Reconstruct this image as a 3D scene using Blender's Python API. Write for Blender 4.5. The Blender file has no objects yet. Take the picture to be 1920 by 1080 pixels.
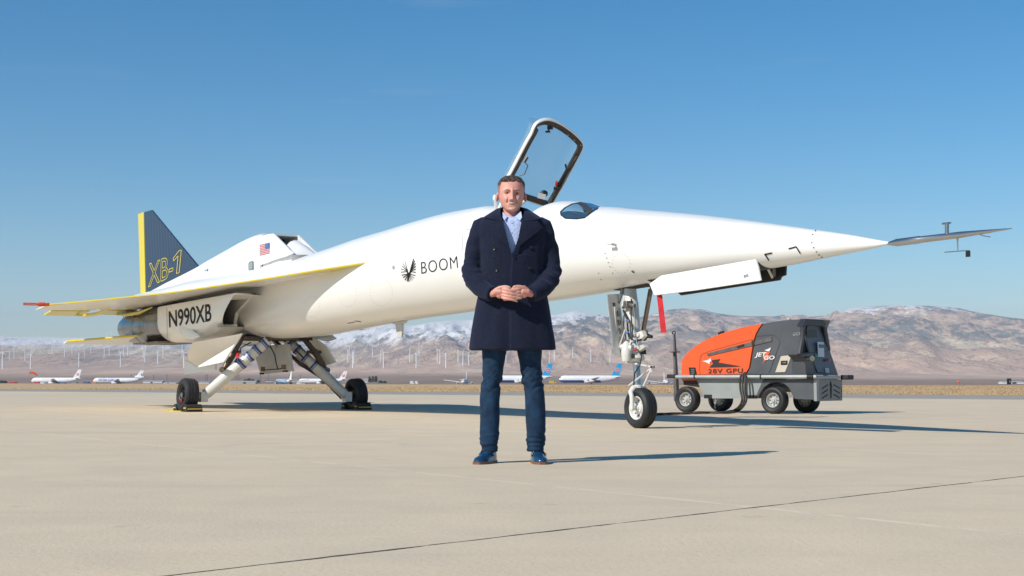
import bpy, bmesh, math, random
from mathutils import Vector, Matrix, noise
from mathutils.bvhtree import BVHTree
from mathutils.geometry import tessellate_polygon
R = math.radians
random.seed(7)
scn = bpy.context.scene
col = scn.collection
# ---------------- camera, sky, sun, exposure ----------------
F = 2666.667; HZ = 714.0; CH = 0.522
cam = bpy.data.cameras.new('camera'); cam.lens = 50; cam.sensor_width = 36
cam.shift_y = (HZ - 540) / 1920; cam.clip_start = 0.05; cam.clip_end = 60000
camo = bpy.data.objects.new('camera', cam); camo.location = (0, 0, CH)
camo.rotation_euler = (R(90), 0, 0); col.objects.link(camo); scn.camera = camo
SUN_EL = 36.8; SUN_V = Vector((-0.79, -0.61, 0)).normalized() * math.cos(R(SUN_EL)) + Vector((0, 0, math.sin(R(SUN_EL))))
w = bpy.data.worlds.new('World'); scn.world = w; w.use_nodes = True
nt = w.node_tree; nt.nodes.clear()
sky = nt.nodes.new('ShaderNodeTexSky'); sky.sky_type = 'NISHITA'; sky.sun_disc = False
sky.sun_elevation = R(SUN_EL); sky.sun_rotation = math.atan2(SUN_V.x, SUN_V.y)
sky.altitude = 800; sky.air_density = 1.0; sky.dust_density = 0.3; sky.ozone_density = 3.0
bg = nt.nodes.new('ShaderNodeBackground'); bg.inputs[1].default_value = 0.114
# thin cirrus streaks, laid out by direction in the sky
tc = nt.nodes.new('ShaderNodeTexCoord'); mp = nt.nodes.new('ShaderNodeMapping'); mp.inputs['Scale'].default_value = (2.2, 2.2, 26)
ns = nt.nodes.new('ShaderNodeTexNoise'); ns.inputs['Scale'].default_value = 1.6; ns.inputs['Detail'].default_value = 6
rp = nt.nodes.new('ShaderNodeValToRGB'); rp.color_ramp.elements[0].position = 0.66; rp.color_ramp.elements[1].position = 0.9
rp.color_ramp.elements[1].color = (0.22, 0.22, 0.22, 1)
mxs = nt.nodes.new('ShaderNodeMixRGB'); mxs.inputs[2].default_value = (5.6, 6.0, 6.4, 1)
wo = nt.nodes.new('ShaderNodeOutputWorld')
nt.links.new(tc.outputs['Generated'], mp.inputs[0]); nt.links.new(mp.outputs[0], ns.inputs[0]); nt.links.new(ns.outputs[0], rp.inputs[0])
nt.links.new(rp.outputs[0], mxs.inputs[0]); hs = nt.nodes.new('ShaderNodeHueSaturation'); hs.inputs['Saturation'].default_value = 1.42; hs.inputs['Hue'].default_value = .494; nt.links.new(sky.outputs[0], hs.inputs['Color']); nt.links.new(hs.outputs[0], mxs.inputs[1]); nt.links.new(mxs.outputs[0], bg.inputs[0]); nt.links.new(bg.outputs[0], wo.inputs[0])
sl = bpy.data.lights.new('sun', 'SUN'); sl.energy = 5.0; sl.angle = R(0.53); sl.color = (1, 0.95, 0.865)
so = bpy.data.objects.new('sun', sl); so.rotation_euler = SUN_V.to_track_quat('Z', 'Y').to_euler(); so.location = (0, 0, 50); col.objects.link(so)
scn.view_settings.view_transform = 'Standard'; scn.view_settings.look = 'None'; scn.view_settings.exposure = 0.0; scn.view_settings.gamma = 1
scn.cycles.max_bounces = 7; scn.cycles.volume_bounces = 0; scn.cycles.transparent_max_bounces = 12

# ---------------- helpers ----------------
def lin(c): return tuple(((v/255)/12.92 if v/255 <= .04045 else ((v/255+.055)/1.055)**2.4) for v in c)
def mat(name, c, rough=.5, metal=0, coat=0, var=0, vscale=5, bump=0, bscale=60, vcol=None, spec=.5, trans=0, alpha=1, stretch=None, coord='Object'):
    m = bpy.data.materials.new(name); m.use_nodes = True; t = m.node_tree; b = t.nodes['Principled BSDF']
    b.inputs['Base Color'].default_value = (*c, 1); b.inputs['Roughness'].default_value = rough; b.inputs['Metallic'].default_value = metal
    b.inputs['Coat Weight'].default_value = coat; b.inputs['Coat Roughness'].default_value = .08
    b.inputs['Specular IOR Level'].default_value = spec; b.inputs['Transmission Weight'].default_value = trans; b.inputs['Alpha'].default_value = alpha
    tcn = t.nodes.new('ShaderNodeTexCoord'); mpn = t.nodes.new('ShaderNodeMapping'); t.links.new(tcn.outputs[coord], mpn.inputs[0])
    if stretch: mpn.inputs['Scale'].default_value = stretch
    if var:
        n = t.nodes.new('ShaderNodeTexNoise'); n.inputs['Scale'].default_value = vscale; n.inputs['Detail'].default_value = 6; n.inputs['Roughness'].default_value = .6
        t.links.new(mpn.outputs[0], n.inputs[0])
        r = t.nodes.new('ShaderNodeMapRange'); r.inputs[1].default_value = .3; r.inputs[2].default_value = .7; t.links.new(n.outputs[0], r.inputs[0])
        mx = t.nodes.new('ShaderNodeMixRGB'); c2 = vcol or tuple(v*(1-var) for v in c)
        mx.inputs[1].default_value = (*c, 1); mx.inputs[2].default_value = (*c2, 1)
        t.links.new(r.outputs[0], mx.inputs[0]); t.links.new(mx.outputs[0], b.inputs['Base Color'])
    if bump:
        n2 = t.nodes.new('ShaderNodeTexNoise'); n2.inputs['Scale'].default_value = bscale; n2.inputs['Detail'].default_value = 5
        t.links.new(mpn.outputs[0], n2.inputs[0])
        bp = t.nodes.new('ShaderNodeBump'); bp.inputs['Strength'].default_value = bump; bp.inputs['Distance'].default_value = .02
        t.links.new(n2.outputs[0], bp.inputs['Height']); t.links.new(bp.outputs[0], b.inputs['Normal'])
    return m
class NT:
    "tiny node-graph writer"
    def __init__(s, m): s.t = m.node_tree; s.b = s.t.nodes['Principled BSDF']; s.tc = s.t.nodes.new('ShaderNodeTexCoord')
    def n(s, k, **kw):
        x = s.t.nodes.new(k)
        for a, v in kw.items():
            if a.startswith('i'): s.set(x.inputs[int(a[1:])], v)
            else: setattr(x, a, v)
        return x
    def set(s, inp, v):
        if hasattr(v, 'is_output'): s.t.links.new(v, inp)
        elif hasattr(v, 'outputs'): s.t.links.new(v.outputs[0], inp)
        else: inp.default_value = v
    def math(s, op, a, b=0, c=None, clamp=False):
        x = s.n('ShaderNodeMath', operation=op, use_clamp=clamp); s.set(x.inputs[0], a); s.set(x.inputs[1], b)
        if c is not None: s.set(x.inputs[2], c)
        return x
    def noise(s, vec, scale, detail=5, rough=.55, stretch=None):
        if stretch: m = s.n('ShaderNodeMapping'); s.set(m.inputs[0], vec); m.inputs['Scale'].default_value = stretch; vec = m
        x = s.n('ShaderNodeTexNoise'); s.set(x.inputs[0], vec); x.inputs['Scale'].default_value = scale; x.inputs['Detail'].default_value = detail; x.inputs['Roughness'].default_value = rough
        return x
    def ramp(s, v, lo, hi, a=0., b=1.):
        x = s.n('ShaderNodeMapRange'); s.set(x.inputs[0], v); x.inputs[1].default_value = lo; x.inputs[2].default_value = hi; x.inputs[3].default_value = a; x.inputs[4].default_value = b
        return x
    def mix(s, f, a, b):
        x = s.n('ShaderNodeMixRGB'); s.set(x.inputs[0], f)
        for i, v in ((1, a), (2, b)):
            if isinstance(v, tuple): v = (*v[:3], 1)
            s.set(x.inputs[i], v)
        return x

def hermite(pts, x):
    "smooth monotone-ish interpolation through sorted (x, y) points"
    if x <= pts[0][0]: return pts[0][1]
    if x >= pts[-1][0]: return pts[-1][1]
    for i in range(len(pts)-1):
        if pts[i][0] <= x <= pts[i+1][0]: break
    def sl_(k):
        if k <= 0 or k >= len(pts)-1:
            k = min(max(k, 0), len(pts)-1); a = max(k-1, 0); b = min(k+1, len(pts)-1)
            return (pts[b][1]-pts[a][1])/(pts[b][0]-pts[a][0])
        d0 = (pts[k][1]-pts[k-1][1])/(pts[k][0]-pts[k-1][0]); d1 = (pts[k+1][1]-pts[k][1])/(pts[k+1][0]-pts[k][0])
        if d0*d1 <= 0: return 0
        return 2*d0*d1/(d0+d1)
    h = pts[i+1][0]-pts[i][0]; t = (x-pts[i][0])/h
    m0 = sl_(i)*h; m1 = sl_(i+1)*h
    return (2*t**3-3*t*t+1)*pts[i][1]+(t**3-2*t*t+t)*m0+(-2*t**3+3*t*t)*pts[i+1][1]+(t**3-t*t)*m1
def lerp(a, b, t): return a+(b-a)*t
def at(px, py, Y): return Vector(((px-960)/F*Y, Y, CH+(HZ-py)/F*Y))
def gnd(px, py, z=0.0):
    Y = (CH-z)*F/(py-HZ); return Vector(((px-960)/F*Y, Y, z))
def raydir(px, py): return Vector(((px-960)/F, 1, (HZ-py)/F)).normalized()
CAM = Vector((0, 0, CH))

class MB:
    "collects shapes in world space, links them as one mesh object"
    def __init__(s): s.v = []; s.f = []; s.m = []; s.mats = []; s.cur = 0
    def use(s, m):
        if m not in s.mats: s.mats.append(m)
        s.cur = s.mats.index(m); return s
    def add(s, vs, fs):
        o = len(s.v); s.v += [Vector(v) for v in vs]; s.f += [tuple(i+o for i in f) for f in fs]; s.m += [s.cur]*len(fs); return s
    def box(s, c, size, M=None):
        sx, sy, sz = (q/2 for q in size); c = Vector(c)
        vs = [Vector((x, y, z)) for x in (-sx, sx) for y in (-sy, sy) for z in (-sz, sz)]
        if M: vs = [M @ v for v in vs]
        return s.add([v+c for v in vs], [(0, 1, 3, 2), (4, 6, 7, 5), (0, 4, 5, 1), (2, 3, 7, 6), (0, 2, 6, 4), (1, 5, 7, 3)])
    def loft(s, secs, cap=True, closed=True):
        n = len(secs[0]); vs = [p for q in secs for p in q]; fs = []
        for i in range(len(secs)-1):
            for j in range(n if closed else n-1):
                k = (j+1) % n; fs.append((i*n+j, i*n+k, (i+1)*n+k, (i+1)*n+j))
        if cap: fs.append(tuple(range(n))[::-1]); fs.append(tuple((len(secs)-1)*n+j for j in range(n)))
        return s.add(vs, fs)
    def tube(s, pts, rad, n=12, cap=True, flat=1, up=None):
        pts = [Vector(p) for p in pts]
        if not hasattr(rad, '__len__'): rad = [rad]*len(pts)
        secs = []; ref = Vector(up) if up else None
        for i, p in enumerate(pts):
            d = (pts[min(i+1, len(pts)-1)]-pts[max(i-1, 0)]).normalized()
            if ref is None: ref = Vector((0, 0, 1)) if abs(d.z) < .9 else Vector((1, 0, 0))
            a = ref.cross(d).normalized(); b = d.cross(a).normalized(); ref = b
            secs.append([p+a*math.cos(6.28318*k/n)*rad[i]+b*math.sin(6.28318*k/n)*rad[i]*flat for k in range(n)])
        return s.loft(secs, cap)
    def lathe(s, c, axis, prof, n=32, cap=True):
        "prof: list of (along axis, radius)"
        c = Vector(c); d = Vector(axis).normalized(); ref = Vector((0, 0, 1)) if abs(d.z) < .9 else Vector((1, 0, 0))
        a = ref.cross(d).normalized(); b = d.cross(a)
        return s.loft([[c+d*h+(a*math.cos(6.28318*k/n)+b*math.sin(6.28318*k/n))*r for k in range(n)] for h, r in prof], cap)
    def prism(s, poly, vec):
        n = len(poly); vec = Vector(vec); vs = [Vector(p) for p in poly]+[Vector(p)+vec for p in poly]
        return s.add(vs, [tuple(range(n))[::-1], tuple(range(n, 2*n))]+[(i, (i+1) % n, n+(i+1) % n, n+i) for i in range(n)])
    def ell(s, c, r, n=16, m=10, M=None):
        c = Vector(c); secs = []
        for i in range(m+1):
            th = math.pi*i/m; q = []
            for k in range(n):
                v = Vector((r[0]*math.sin(th)*math.cos(6.28318*k/n), r[1]*math.sin(th)*math.sin(6.28318*k/n), r[2]*math.cos(th)))
                q.append(c+(M @ v if M else v))
            secs.append(q)
        return s.loft(secs, False)
    def build(s, name, m=None, parent=None, smooth=40, bevel=0, fix=True, merge=True):
        me = bpy.data.meshes.new(name); inv = PM[parent.name].inverted() if parent else Matrix()
        if s.mats:
            for q in s.mats: me.materials.append(q)
        elif m: me.materials.append(m)
        me.from_pydata([inv @ v for v in s.v], [], s.f)
        for p, k in zip(me.polygons, s.m): p.material_index = k if s.mats else 0
        if merge or fix:
            b = bmesh.new(); b.from_mesh(me)
            if merge: bmesh.ops.remove_doubles(b, verts=b.verts, dist=1e-5)
            if fix: bmesh.ops.recalc_face_normals(b, faces=b.faces)
            b.to_mesh(me); b.free()
        o = bpy.data.objects.new(name, me); col.objects.link(o)
        if smooth:
            me.shade_smooth()
            if smooth < 180:
                try: me.set_sharp_from_angle(angle=R(smooth))
                except Exception: pass
        if bevel:
            md = o.modifiers.new('bevel', 'BEVEL'); md.width = bevel; md.segments = 2; md.limit_method = 'ANGLE'; md.angle_limit = R(35)
        if parent: o.parent = parent
        PM[o.name] = PM[parent.name].copy() if parent else Matrix()
        return o
PM = {}
def tag(o, label=None, cat=None, group=None, kind=None):
    for k, v in (('label', label), ('category', cat), ('group', group), ('kind', kind)):
        if v: o[k] = v
    return o
def thing(name, label, cat, loc=(0, 0, 0), rz=0, group=None):
    o = bpy.data.objects.new(name, None); o.empty_display_size = .2; col.objects.link(o); o.location = loc; o.rotation_euler = (0, 0, rz)
    PM[o.name] = Matrix.Translation(Vector(loc)) @ Matrix.Rotation(rz, 4, 'Z'); return tag(o, label, cat, group)
def copy_tree(o, parent=None):
    c = o.copy(); col.objects.link(c); c.parent = parent
    for ch in [x for x in col.objects if x.parent == o]: copy_tree(ch, c)
    return c
def bvh_of(mb):
    return BVHTree.FromPolygons([tuple(v) for v in mb.v], mb.f)
def refine(vs, fs, L):
    b = bmesh.new(); vv = [b.verts.new((x, y, 0)) for x, y in vs]
    fs = [g for f in fs for g in ([f] if len(f) < 4 else [tuple(f[i] for i in q) for q in tessellate_polygon([[Vector((*vs[i], 0)) for i in f]])])]
    for f in fs:
        try: b.faces.new([vv[i] for i in f])
        except Exception: pass
    bmesh.ops.triangulate(b, faces=b.faces)
    for _ in range(9):
        e = [x for x in b.edges if x.calc_length() > L]
        if not e: break
        bmesh.ops.subdivide_edges(b, edges=e, cuts=1); bmesh.ops.triangulate(b, faces=[f for f in b.faces if len(f.verts) > 3])
    b.verts.index_update(); out = [(v.co.x, v.co.y) for v in b.verts], [tuple(v.index for v in f.verts) for f in b.faces]
    b.free(); return out
def decal(mb, bvh, vs, fs, L=4, off=.004, src=None):
    "lay a flat shape (given where it is seen) onto a modelled surface"
    P, Fc = refine(vs, fs, L); o = []; ok = []
    for x, y in P:
        c = src or CAM
        h = bvh.ray_cast(c, raydir(x, y))
        if h[0] is None: o.append(Vector((0, 0, 0))); ok.append(False); continue
        n = h[1] if h[1].dot(raydir(x, y)) < 0 else -h[1]
        o.append(h[0]+n*off-raydir(x, y)*off*.5); ok.append(True)
    Fc = [f for f in Fc if all(ok[i] for i in f)]
    return mb.add(o, Fc)
def decal_up(mb, bvh, pts, off=-.006, L=.15):
    "lay a flat shape, outlined by (ahead, aside) pairs, on the underside of the jet"
    P, Fc = refine(pts, [tuple(range(len(pts)))], L); o = []
    for t, u in P:
        q = AP(t, u, -1); h = bvh.ray_cast(q, Vector((0, 0, 1))); o.append((h[0] if h[0] is not None else AP(t, u, 1.5))+Vector((0, 0, off)))
    return mb.add(o, Fc)
def text_shape(txt, bold=0, outline=0, spacing=1.0):
    cu = bpy.data.curves.new('t', 'FONT'); cu.body = txt; cu.size = 1; cu.offset = bold; cu.space_character = spacing; cu.resolution_u = 5
    if outline: cu.fill_mode = 'NONE'
    ob = bpy.data.objects.new('t', cu); col.objects.link(ob); dg = bpy.context.evaluated_depsgraph_get(); me = ob.evaluated_get(dg).to_mesh()
    vs = [(v.co.x, v.co.y) for v in me.vertices]; fs = [tuple(p.vertices) for p in me.polygons]; es = [tuple(e.vertices) for e in me.edges]
    bpy.data.objects.remove(ob); bpy.data.curves.remove(cu)
    x0 = min(v[0] for v in vs); x1 = max(v[0] for v in vs); y0 = min(v[1] for v in vs); y1 = max(v[1] for v in vs)
    vs = [((x-x0)/(x1-x0), (y-y0)/(y1-y0)) for x, y in vs]
    if outline:
        V = []; Q = []
        asp = (x1-x0)/(y1-y0)
        for a, b in es:
            A = Vector((vs[a][0]*asp, vs[a][1])); B = Vector((vs[b][0]*asp, vs[b][1])); d = (B-A)
            if d.length < 1e-6: continue
            d.normalize(); n = Vector((-d.y, d.x))*outline; A = A-d*outline*.8; B = B+d*outline*.8; k = len(V)
            V += [((q.x)/asp, q.y) for q in (A-n, B-n, B+n, A+n)]; Q.append((k, k+1, k+2, k+3))
        return V, Q
    return vs, fs
def quadmap(vs, q):
    "unit square -> quad given bottom-left, bottom-right, top-right, top-left"
    return [tuple(lerp(lerp(q[0][k], q[1][k], x), lerp(q[3][k], q[2][k], x), y) for k in (0, 1)) for x, y in vs]

# ---------------- shared materials ----------------
M = {}
M['white'] = mat('white_gloss_paint', (.84, .83, .80), .34, coat=.3, var=.04, vscale=1.2)
M['yellow'] = mat('yellow_paint', (.72, .56, .02), .3, coat=.3)
M['navy'] = mat('navy_ribbed_paint', (.012, .035, .085), .3, coat=.4)
M['black'] = mat('black_paint_and_shade', (.012, .012, .014), .4)
M['dark'] = mat('dark_cavity', (.02, .02, .02), .7)
M['rubber'] = mat('tyre_rubber', (.018, .019, .021), .6, var=.3, vscale=9, bump=.1, bscale=120)
M['steel'] = mat('brushed_steel', (.42, .41, .39), .3, metal=1, var=.25, vscale=6)
M['greym'] = mat('grey_metal', (.25, .24, .23), .45, metal=.7, var=.3, vscale=14)
M['bronze'] = mat('dull_bronze_metal', (.16, .125, .1), .42, metal=.75, var=.3, vscale=12)
M['nozzle'] = mat('heat_tinted_nozzle_metal', (.26, .27, .29), .24, metal=1, var=.35, vscale=5, stretch=(1, 1, .2))
M['orangered'] = mat('orange_red_cover', (.75, .09, .02), .55)
M['red'] = mat('red_webbing', (.55, .01, .02), .7, bump=.3, bscale=200)
M['blue'] = mat('blue_strap', (.03, .08, .28), .5)
M['glass_dark'] = mat('tinted_windscreen', (.03, .06, .09), .03, spec=1.0, coat=1)
M['offwhite'] = mat('off_white_primer', (.55, .53, .49), .45, var=.15, vscale=8)
# ================= SETTING =================
# ---- concrete apron ----
def line_mask(g, pos, A, B, w, wn, wob=.01, brk=None):
    "soft mask of a straight joint through ground points A, B"
    d = (B-A); d.z = 0; d.normalize(); nx, ny = -d.y, d.x; c = nx*A.x+ny*A.y
    sp = g.n('ShaderNodeSeparateXYZ', i0=pos)
    v = g.math('ADD', g.math('MULTIPLY', sp.outputs[0], nx), g.math('MULTIPLY', sp.outputs[1], ny))
    v = g.math('SUBTRACT', v, c)
    v = g.math('ADD', v, g.math('MULTIPLY', g.math('SUBTRACT', g.noise(pos, 1.7, 4), .5), wob*4))
    v = g.math('ABSOLUTE', v)
    ww = g.math('MULTIPLY', g.ramp(g.noise(pos, 3.1, 3), .3, .7, .25, 1.4), w) if brk else w
    return g.math('SUBTRACT', 1.0, g.math('DIVIDE', v, ww), clamp=True)
mc = mat('apron_concrete', (.46, .4, .31), .85); g = NT(mc); pos = g.tc.outputs['Object']
big = g.noise(pos, .22, 5); mid = g.noise(pos, 1.6, 6, .62); fine = g.noise(pos, 42, 4, .7); sp2 = g.noise(pos, 150, 2)
streak = g.noise(pos, .8, 5, .6, stretch=(.35, 1.6, 1))
CC = (.735, .60, .42)
c = g.mix(g.ramp(big, .35, .65), CC, tuple(v*.93 for v in CC))
c = g.mix(g.ramp(mid, .35, .7, 0, .75), c, (.60, .495, .36))
c = g.mix(g.ramp(streak, .55, .75, 0, .5), c, (.58, .48, .355))
c = g.mix(g.ramp(fine, .5, .75, 0, .45), c, (.50, .415, .305))
c = g.mix(g.ramp(sp2, .62, .74, 0, .5), c, (.70, .62, .49))
J1a, J1b = gnd(310, 1080), gnd(1920, 893)
J2a, J2b = gnd(0, 805), gnd(1920, 1003)
J3a, J3b = gnd(330, 775), gnd(1920, 861)
d1 = (J1b-J1a).normalized()
lite = (.78, .68, .50)
for A, B in ((J2a, J2b), (J3a, J3b), (gnd(1780, 825.5), gnd(1920, 829))):
    c = g.mix(g.math('MULTIPLY', line_mask(g, pos, A, B, .034, 0, .008, True), .95), c, lite)
    c = g.mix(g.math('MULTIPLY', line_mask(g, pos, A, B, .012, 0, .009, True), g.ramp(g.noise(pos, 2.2, 4, .7), .52, .6, 0, .7)), c, (.22, .18, .13))
m1 = g.math('MULTIPLY', line_mask(g, pos, J1a, J1b, .015, 0, .010, True), g.ramp(g.noise(pos, 7, 3), .36, .5, .25, 1))
c = g.mix(g.math('MULTIPLY', line_mask(g, pos, J1a, J1b, .05, 0, .006, True), .35), c, (.63, .55, .38))
c = g.mix(g.ramp(m1, .05, .4), c, (.03, .026, .02))
n1 = Vector((-d1.y, d1.x, 0))
for off in (6.3, 12.4, 18.7, 25.0, 37.5):
    mm = line_mask(g, pos, J1a+n1*off, J1b+n1*off, .03, 0, .01, True)
    gate = g.ramp(g.noise(pos, .35, 3), .5, .62)
    c = g.mix(g.math('MULTIPLY', g.math('MULTIPLY', mm, gate), .8), c, (.12, .1, .08))
cell = g.n('ShaderNodeVectorMath', operation='FLOOR')
mpc = g.n('ShaderNodeMapping'); g.set(mpc.inputs[0], pos); mpc.inputs['Rotation'].default_value = (0, 0, -math.atan2(d1.y, d1.x)); mpc.inputs['Scale'].default_value = (1/6.25, 1/6.25, 0)
_r = Matrix.Rotation(-math.atan2(d1.y, d1.x), 3, 'Z') @ (J1a/6.25); mpc.inputs['Location'].default_value = (-_r.x, -_r.y, 0); g.set(cell.inputs[0], mpc)
wnz = g.n('ShaderNodeTexWhiteNoise'); g.set(wnz.inputs['Vector'], cell)
c = g.mix(g.math('MULTIPLY', g.ramp(wnz.outputs['Value'], 0, 1), .22), c, (.44, .385, .30))
spots = g.noise(pos, 2.6, 4, .6); c = g.mix(g.ramp(spots, .66, .74, 0, .4), c, (.27, .235, .19))
tyre = g.noise(pos, .5, 5, .6, stretch=(.12, 2.2, 1)); c = g.mix(g.ramp(tyre, .58, .72, 0, .3), c, (.36, .325, .275))
grit = g.noise(pos, 90, 3, .8); c = g.mix(g.ramp(grit, .62, .70, 0, .55), c, (.24, .2, .15))
dash = g.noise(pos, 2.0, 4, .6, stretch=(.8, 2.4, 1))
c = g.mix(g.ramp(dash, .73, .76, 0, .4), c, (.25, .21, .16))
g.set(g.b.inputs['Base Color'], c)
bp = g.n('ShaderNodeBump'); bp.inputs['Strength'].default_value = .3; bp.inputs['Distance'].default_value = .01; g.set(bp.inputs['Height'], fine); g.set(g.b.inputs['Normal'], bp)
g.b.inputs['Specular IOR Level'].default_value = .25

NL, NR = Vector((-60, 106, 0)), Vector((60, -50, 0))   # far edge of the concrete: a straight line across the view
e0, e1 = gnd(0, 733.2), gnd(1920, 748.6)
ed = (e1-e0).normalized(); en = Vector((-ed.y, ed.x, 0)); en = en if en.y > 0 else -en
def strip(name, o0, o1, z, m, ext=260):
    a = e0-ed*ext; b = e1+ed*ext
    mb = MB().use(m); mb.add([a+en*o0+Vector((0, 0, z)), b+en*o0+Vector((0, 0, z)), b+en*o1+Vector((0, 0, z)), a+en*o1+Vector((0, 0, z))], [(0, 1, 2, 3)])
    return mb.build(name, smooth=0, fix=False)
def up(o):
    for p in o.data.polygons:
        if p.normal.z < 0: o.data.flip_normals(); break
    return o
tag(up(strip('apron', -200, 0, 0, mc)), kind='structure')
asph = mat('taxiway_asphalt', (.37, .325, .27), .9, var=.15, vscale=.5)
tag(up(strip('taxiway', -.5, 12, -.008, asph)), kind='structure')
pw = mat('worn_white_paint', (.62, .6, .55), .8, var=.35, vscale=.8, vcol=(.42, .38, .32))
tag(up(strip('taxiway_line', -.9, -.35, .004, pw)), kind='structure')
# ---- dry grass field beyond the taxiway ----
mg = mat('dry_grass_field', (.4, .25, .11), .95); g = NT(mg); pos = g.tc.outputs['Object']
c = g.mix(g.ramp(g.noise(pos, .15, 6, .7, stretch=(.5, 1, 1)), .35, .65), (.58, .40, .21), (.47, .32, .17))
c = g.mix(g.ramp(g.noise(pos, .6, 5, .7), .56, .75, 0, .8), c, (.2, .13, .075))
g.set(g.b.inputs['Base Color'], c)
tag(up(strip('grass_field', 11.6, 120, -.02, mg, 400)), kind='structure')
mt = mat('grass_tufts', (.58, .41, .22), .95, var=.4, vscale=.15)
mb = MB().use(mt)
for i in range(16000):
    s_ = random.uniform(-20, 110); o_ = 12.3+102*random.random()**1.6
    p = e0+ed*s_+en*o_; p.z = -.03
    if p.y < 40 or abs(p.x/p.y) > .42: continue
    h = random.uniform(.03, .10)
    for k in range(4):
        q0 = p+Vector((random.uniform(-.25, .25), random.uniform(-.1, .1), 0)); wd = random.uniform(.01, .03)*(1+.01*p.y); t_ = Vector((random.uniform(-.05, .05), random.uniform(-.05, .05), h*random.uniform(.5, 1.1)))
        mb.add([q0-Vector((wd, 0, 0)), q0+Vector((wd, 0, 0)), q0+t_], [(0, 1, 2)])
tag(mb.build('dry_grass', smooth=0, fix=False, merge=False), 'tan dry grass tufts growing beyond the taxiway edge', 'grass', kind='stuff')

# ---- far desert plain and mountains: one terrain ----
SKY = [(-1500, 640), (-400, 634), (0, 632), (100, 632.5), (200, 633), (330, 634), (480, 634), (590, 629), (650, 618), (700, 612), (735, 606), (760, 611), (800, 606), (845, 601),
       (885, 600), (960, 594), (1040, 590), (1080, 583), (1110, 589), (1150, 593.5), (1205, 593), (1240, 584), (1270, 578.5), (1310, 579), (1345, 587), (1390, 592),
       (1450, 593), (1500, 594), (1560, 589), (1600, 577), (1650, 573), (1690, 571), (1750, 573), (1800, 578), (1850, 588), (1920, 597), (2300, 612), (3300, 640)]
FOOT = [(-1500, 668), (0, 662), (200, 664), (400, 658), (600, 655), (720, 652), (760, 648), (830, 644), (880, 652), (1000, 648), (1040, 652), (1100, 640), (1200, 648), (1300, 630), (1420, 638),
        (1560, 640), (1640, 650), (1720, 640), (1780, 650), (1840, 644), (1920, 650), (2300, 660), (3300, 670)]
def plain_y(px): return hermite([(-1500, 694), (0, 692), (500, 690), (900, 690), (1100, 696), (1300, 700), (1600, 703), (3300, 704)], px)
rows = []; D = 160.0
ds = []
while D < 17500: ds.append(D); D *= 1.035 if D < 3000 else 1.012
cols = [-1500+4.2*k for k in range(int(4800/4.2)+1)]
DR = 12500.0; DF = 8200.0; DP = 5200.0
def sst(a, b, x): x = min(max((x-a)/(b-a), 0), 1); return x*x*(3-2*x)
def terrain_z(px, d):
    x = (px-960)/F*d
    zp = (HZ-plain_y(px))/F*DP
    if d < DP:
        if d < 1950: yy = lerp(721.9, 720.6, max(0, d-190)/1760)
        else: yy = lerp(720.6, plain_y(px), ((d-1950)/(DP-1950))**.75)
        return CH+(HZ-yy)/F*d if d > 190 else -.06
    zf = (HZ-hermite(FOOT, px))/F*DF; zr = (HZ-hermite(SKY, px))/F*DR
    wx = x+260*noise.noise(Vector((x/800, d/2600, 9)))
    rg = 1-abs(noise.noise(Vector((wx/620, d/3800, 1.7))))*2.2
    rg2 = 1-abs(noise.noise(Vector(((wx+90*noise.noise(Vector((x/300, d/900, 2))))/250, d/1500, 6.2))))*2.2
    rg3 = 1-abs(noise.noise(Vector((wx/105, d/600, 8.2))))*2.2
    fr = noise.fractal(Vector((x/90, d/360, 0)), .9, 2.1, 4)
    if d < DR:
        u = (d-DP)/(DR-DP); uf = (DF-DP)/(DR-DP)
        if u < uf: base = lerp(zp, zf, (u/uf)**1.3)
        else:
            q = (u-uf)/(1-uf); base = lerp(zf, zr, q**.9)
        amp = sst(0, .2, u)*(1-sst(.72, 1.0, u)*.97)
        z = base+amp*(105*(rg-.55)+52*(rg2-.5)+30*(rg3-.5)+16*fr)*(.5+.5*min(u/.6, 1))*lerp(.6, 1, sst(500, 1100, px))
        return z
    return zr*(1-(d-DR)/6500)+12*fr*sst(DR, DR+1500, d)
vs = []; fs = []
for d in ds:
    for px in cols: vs.append(((px-960)/F*d, d, terrain_z(px, d)))
nc = len(cols)
for i in range(len(ds)-1):
    for j in range(nc-1): fs.append((i*nc+j, i*nc+j+1, (i+1)*nc+j+1, (i+1)*nc+j))
mm_ = mat('desert_and_mountain', (.3, .2, .15), .95); g = NT(mm_); g.b.inputs['Specular IOR Level'].default_value = .1
pos = g.tc.outputs['Object']; sep = g.n('ShaderNodeSeparateXYZ', i0=pos); z_ = sep.outputs[2]; y_ = sep.outputs[1]; x_ = sep.outputs[0]
geo = g.n('ShaderNodeNewGeometry'); nz = g.n('ShaderNodeSeparateXYZ', i0=geo.outputs['Normal'])
Y = (1, .2, 1.6)
k1 = g.noise(pos, .0016, 7, .62, Y); k2 = g.noise(pos, .0075, 8, .74, Y); k3 = g.noise(pos, .03, 6, .78, (1, .15, 1)); kp = g.noise(pos, .004, 6, .65, stretch=(1, .25, 1))
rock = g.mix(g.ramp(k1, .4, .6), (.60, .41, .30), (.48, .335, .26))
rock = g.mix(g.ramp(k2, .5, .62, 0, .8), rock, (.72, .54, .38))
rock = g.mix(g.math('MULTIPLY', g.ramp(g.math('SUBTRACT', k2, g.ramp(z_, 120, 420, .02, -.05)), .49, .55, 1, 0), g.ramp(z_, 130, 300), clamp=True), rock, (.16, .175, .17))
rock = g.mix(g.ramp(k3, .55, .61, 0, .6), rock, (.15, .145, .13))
spurs = g.noise(pos, .003, 6, .65, (1, .18, 1))
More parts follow.
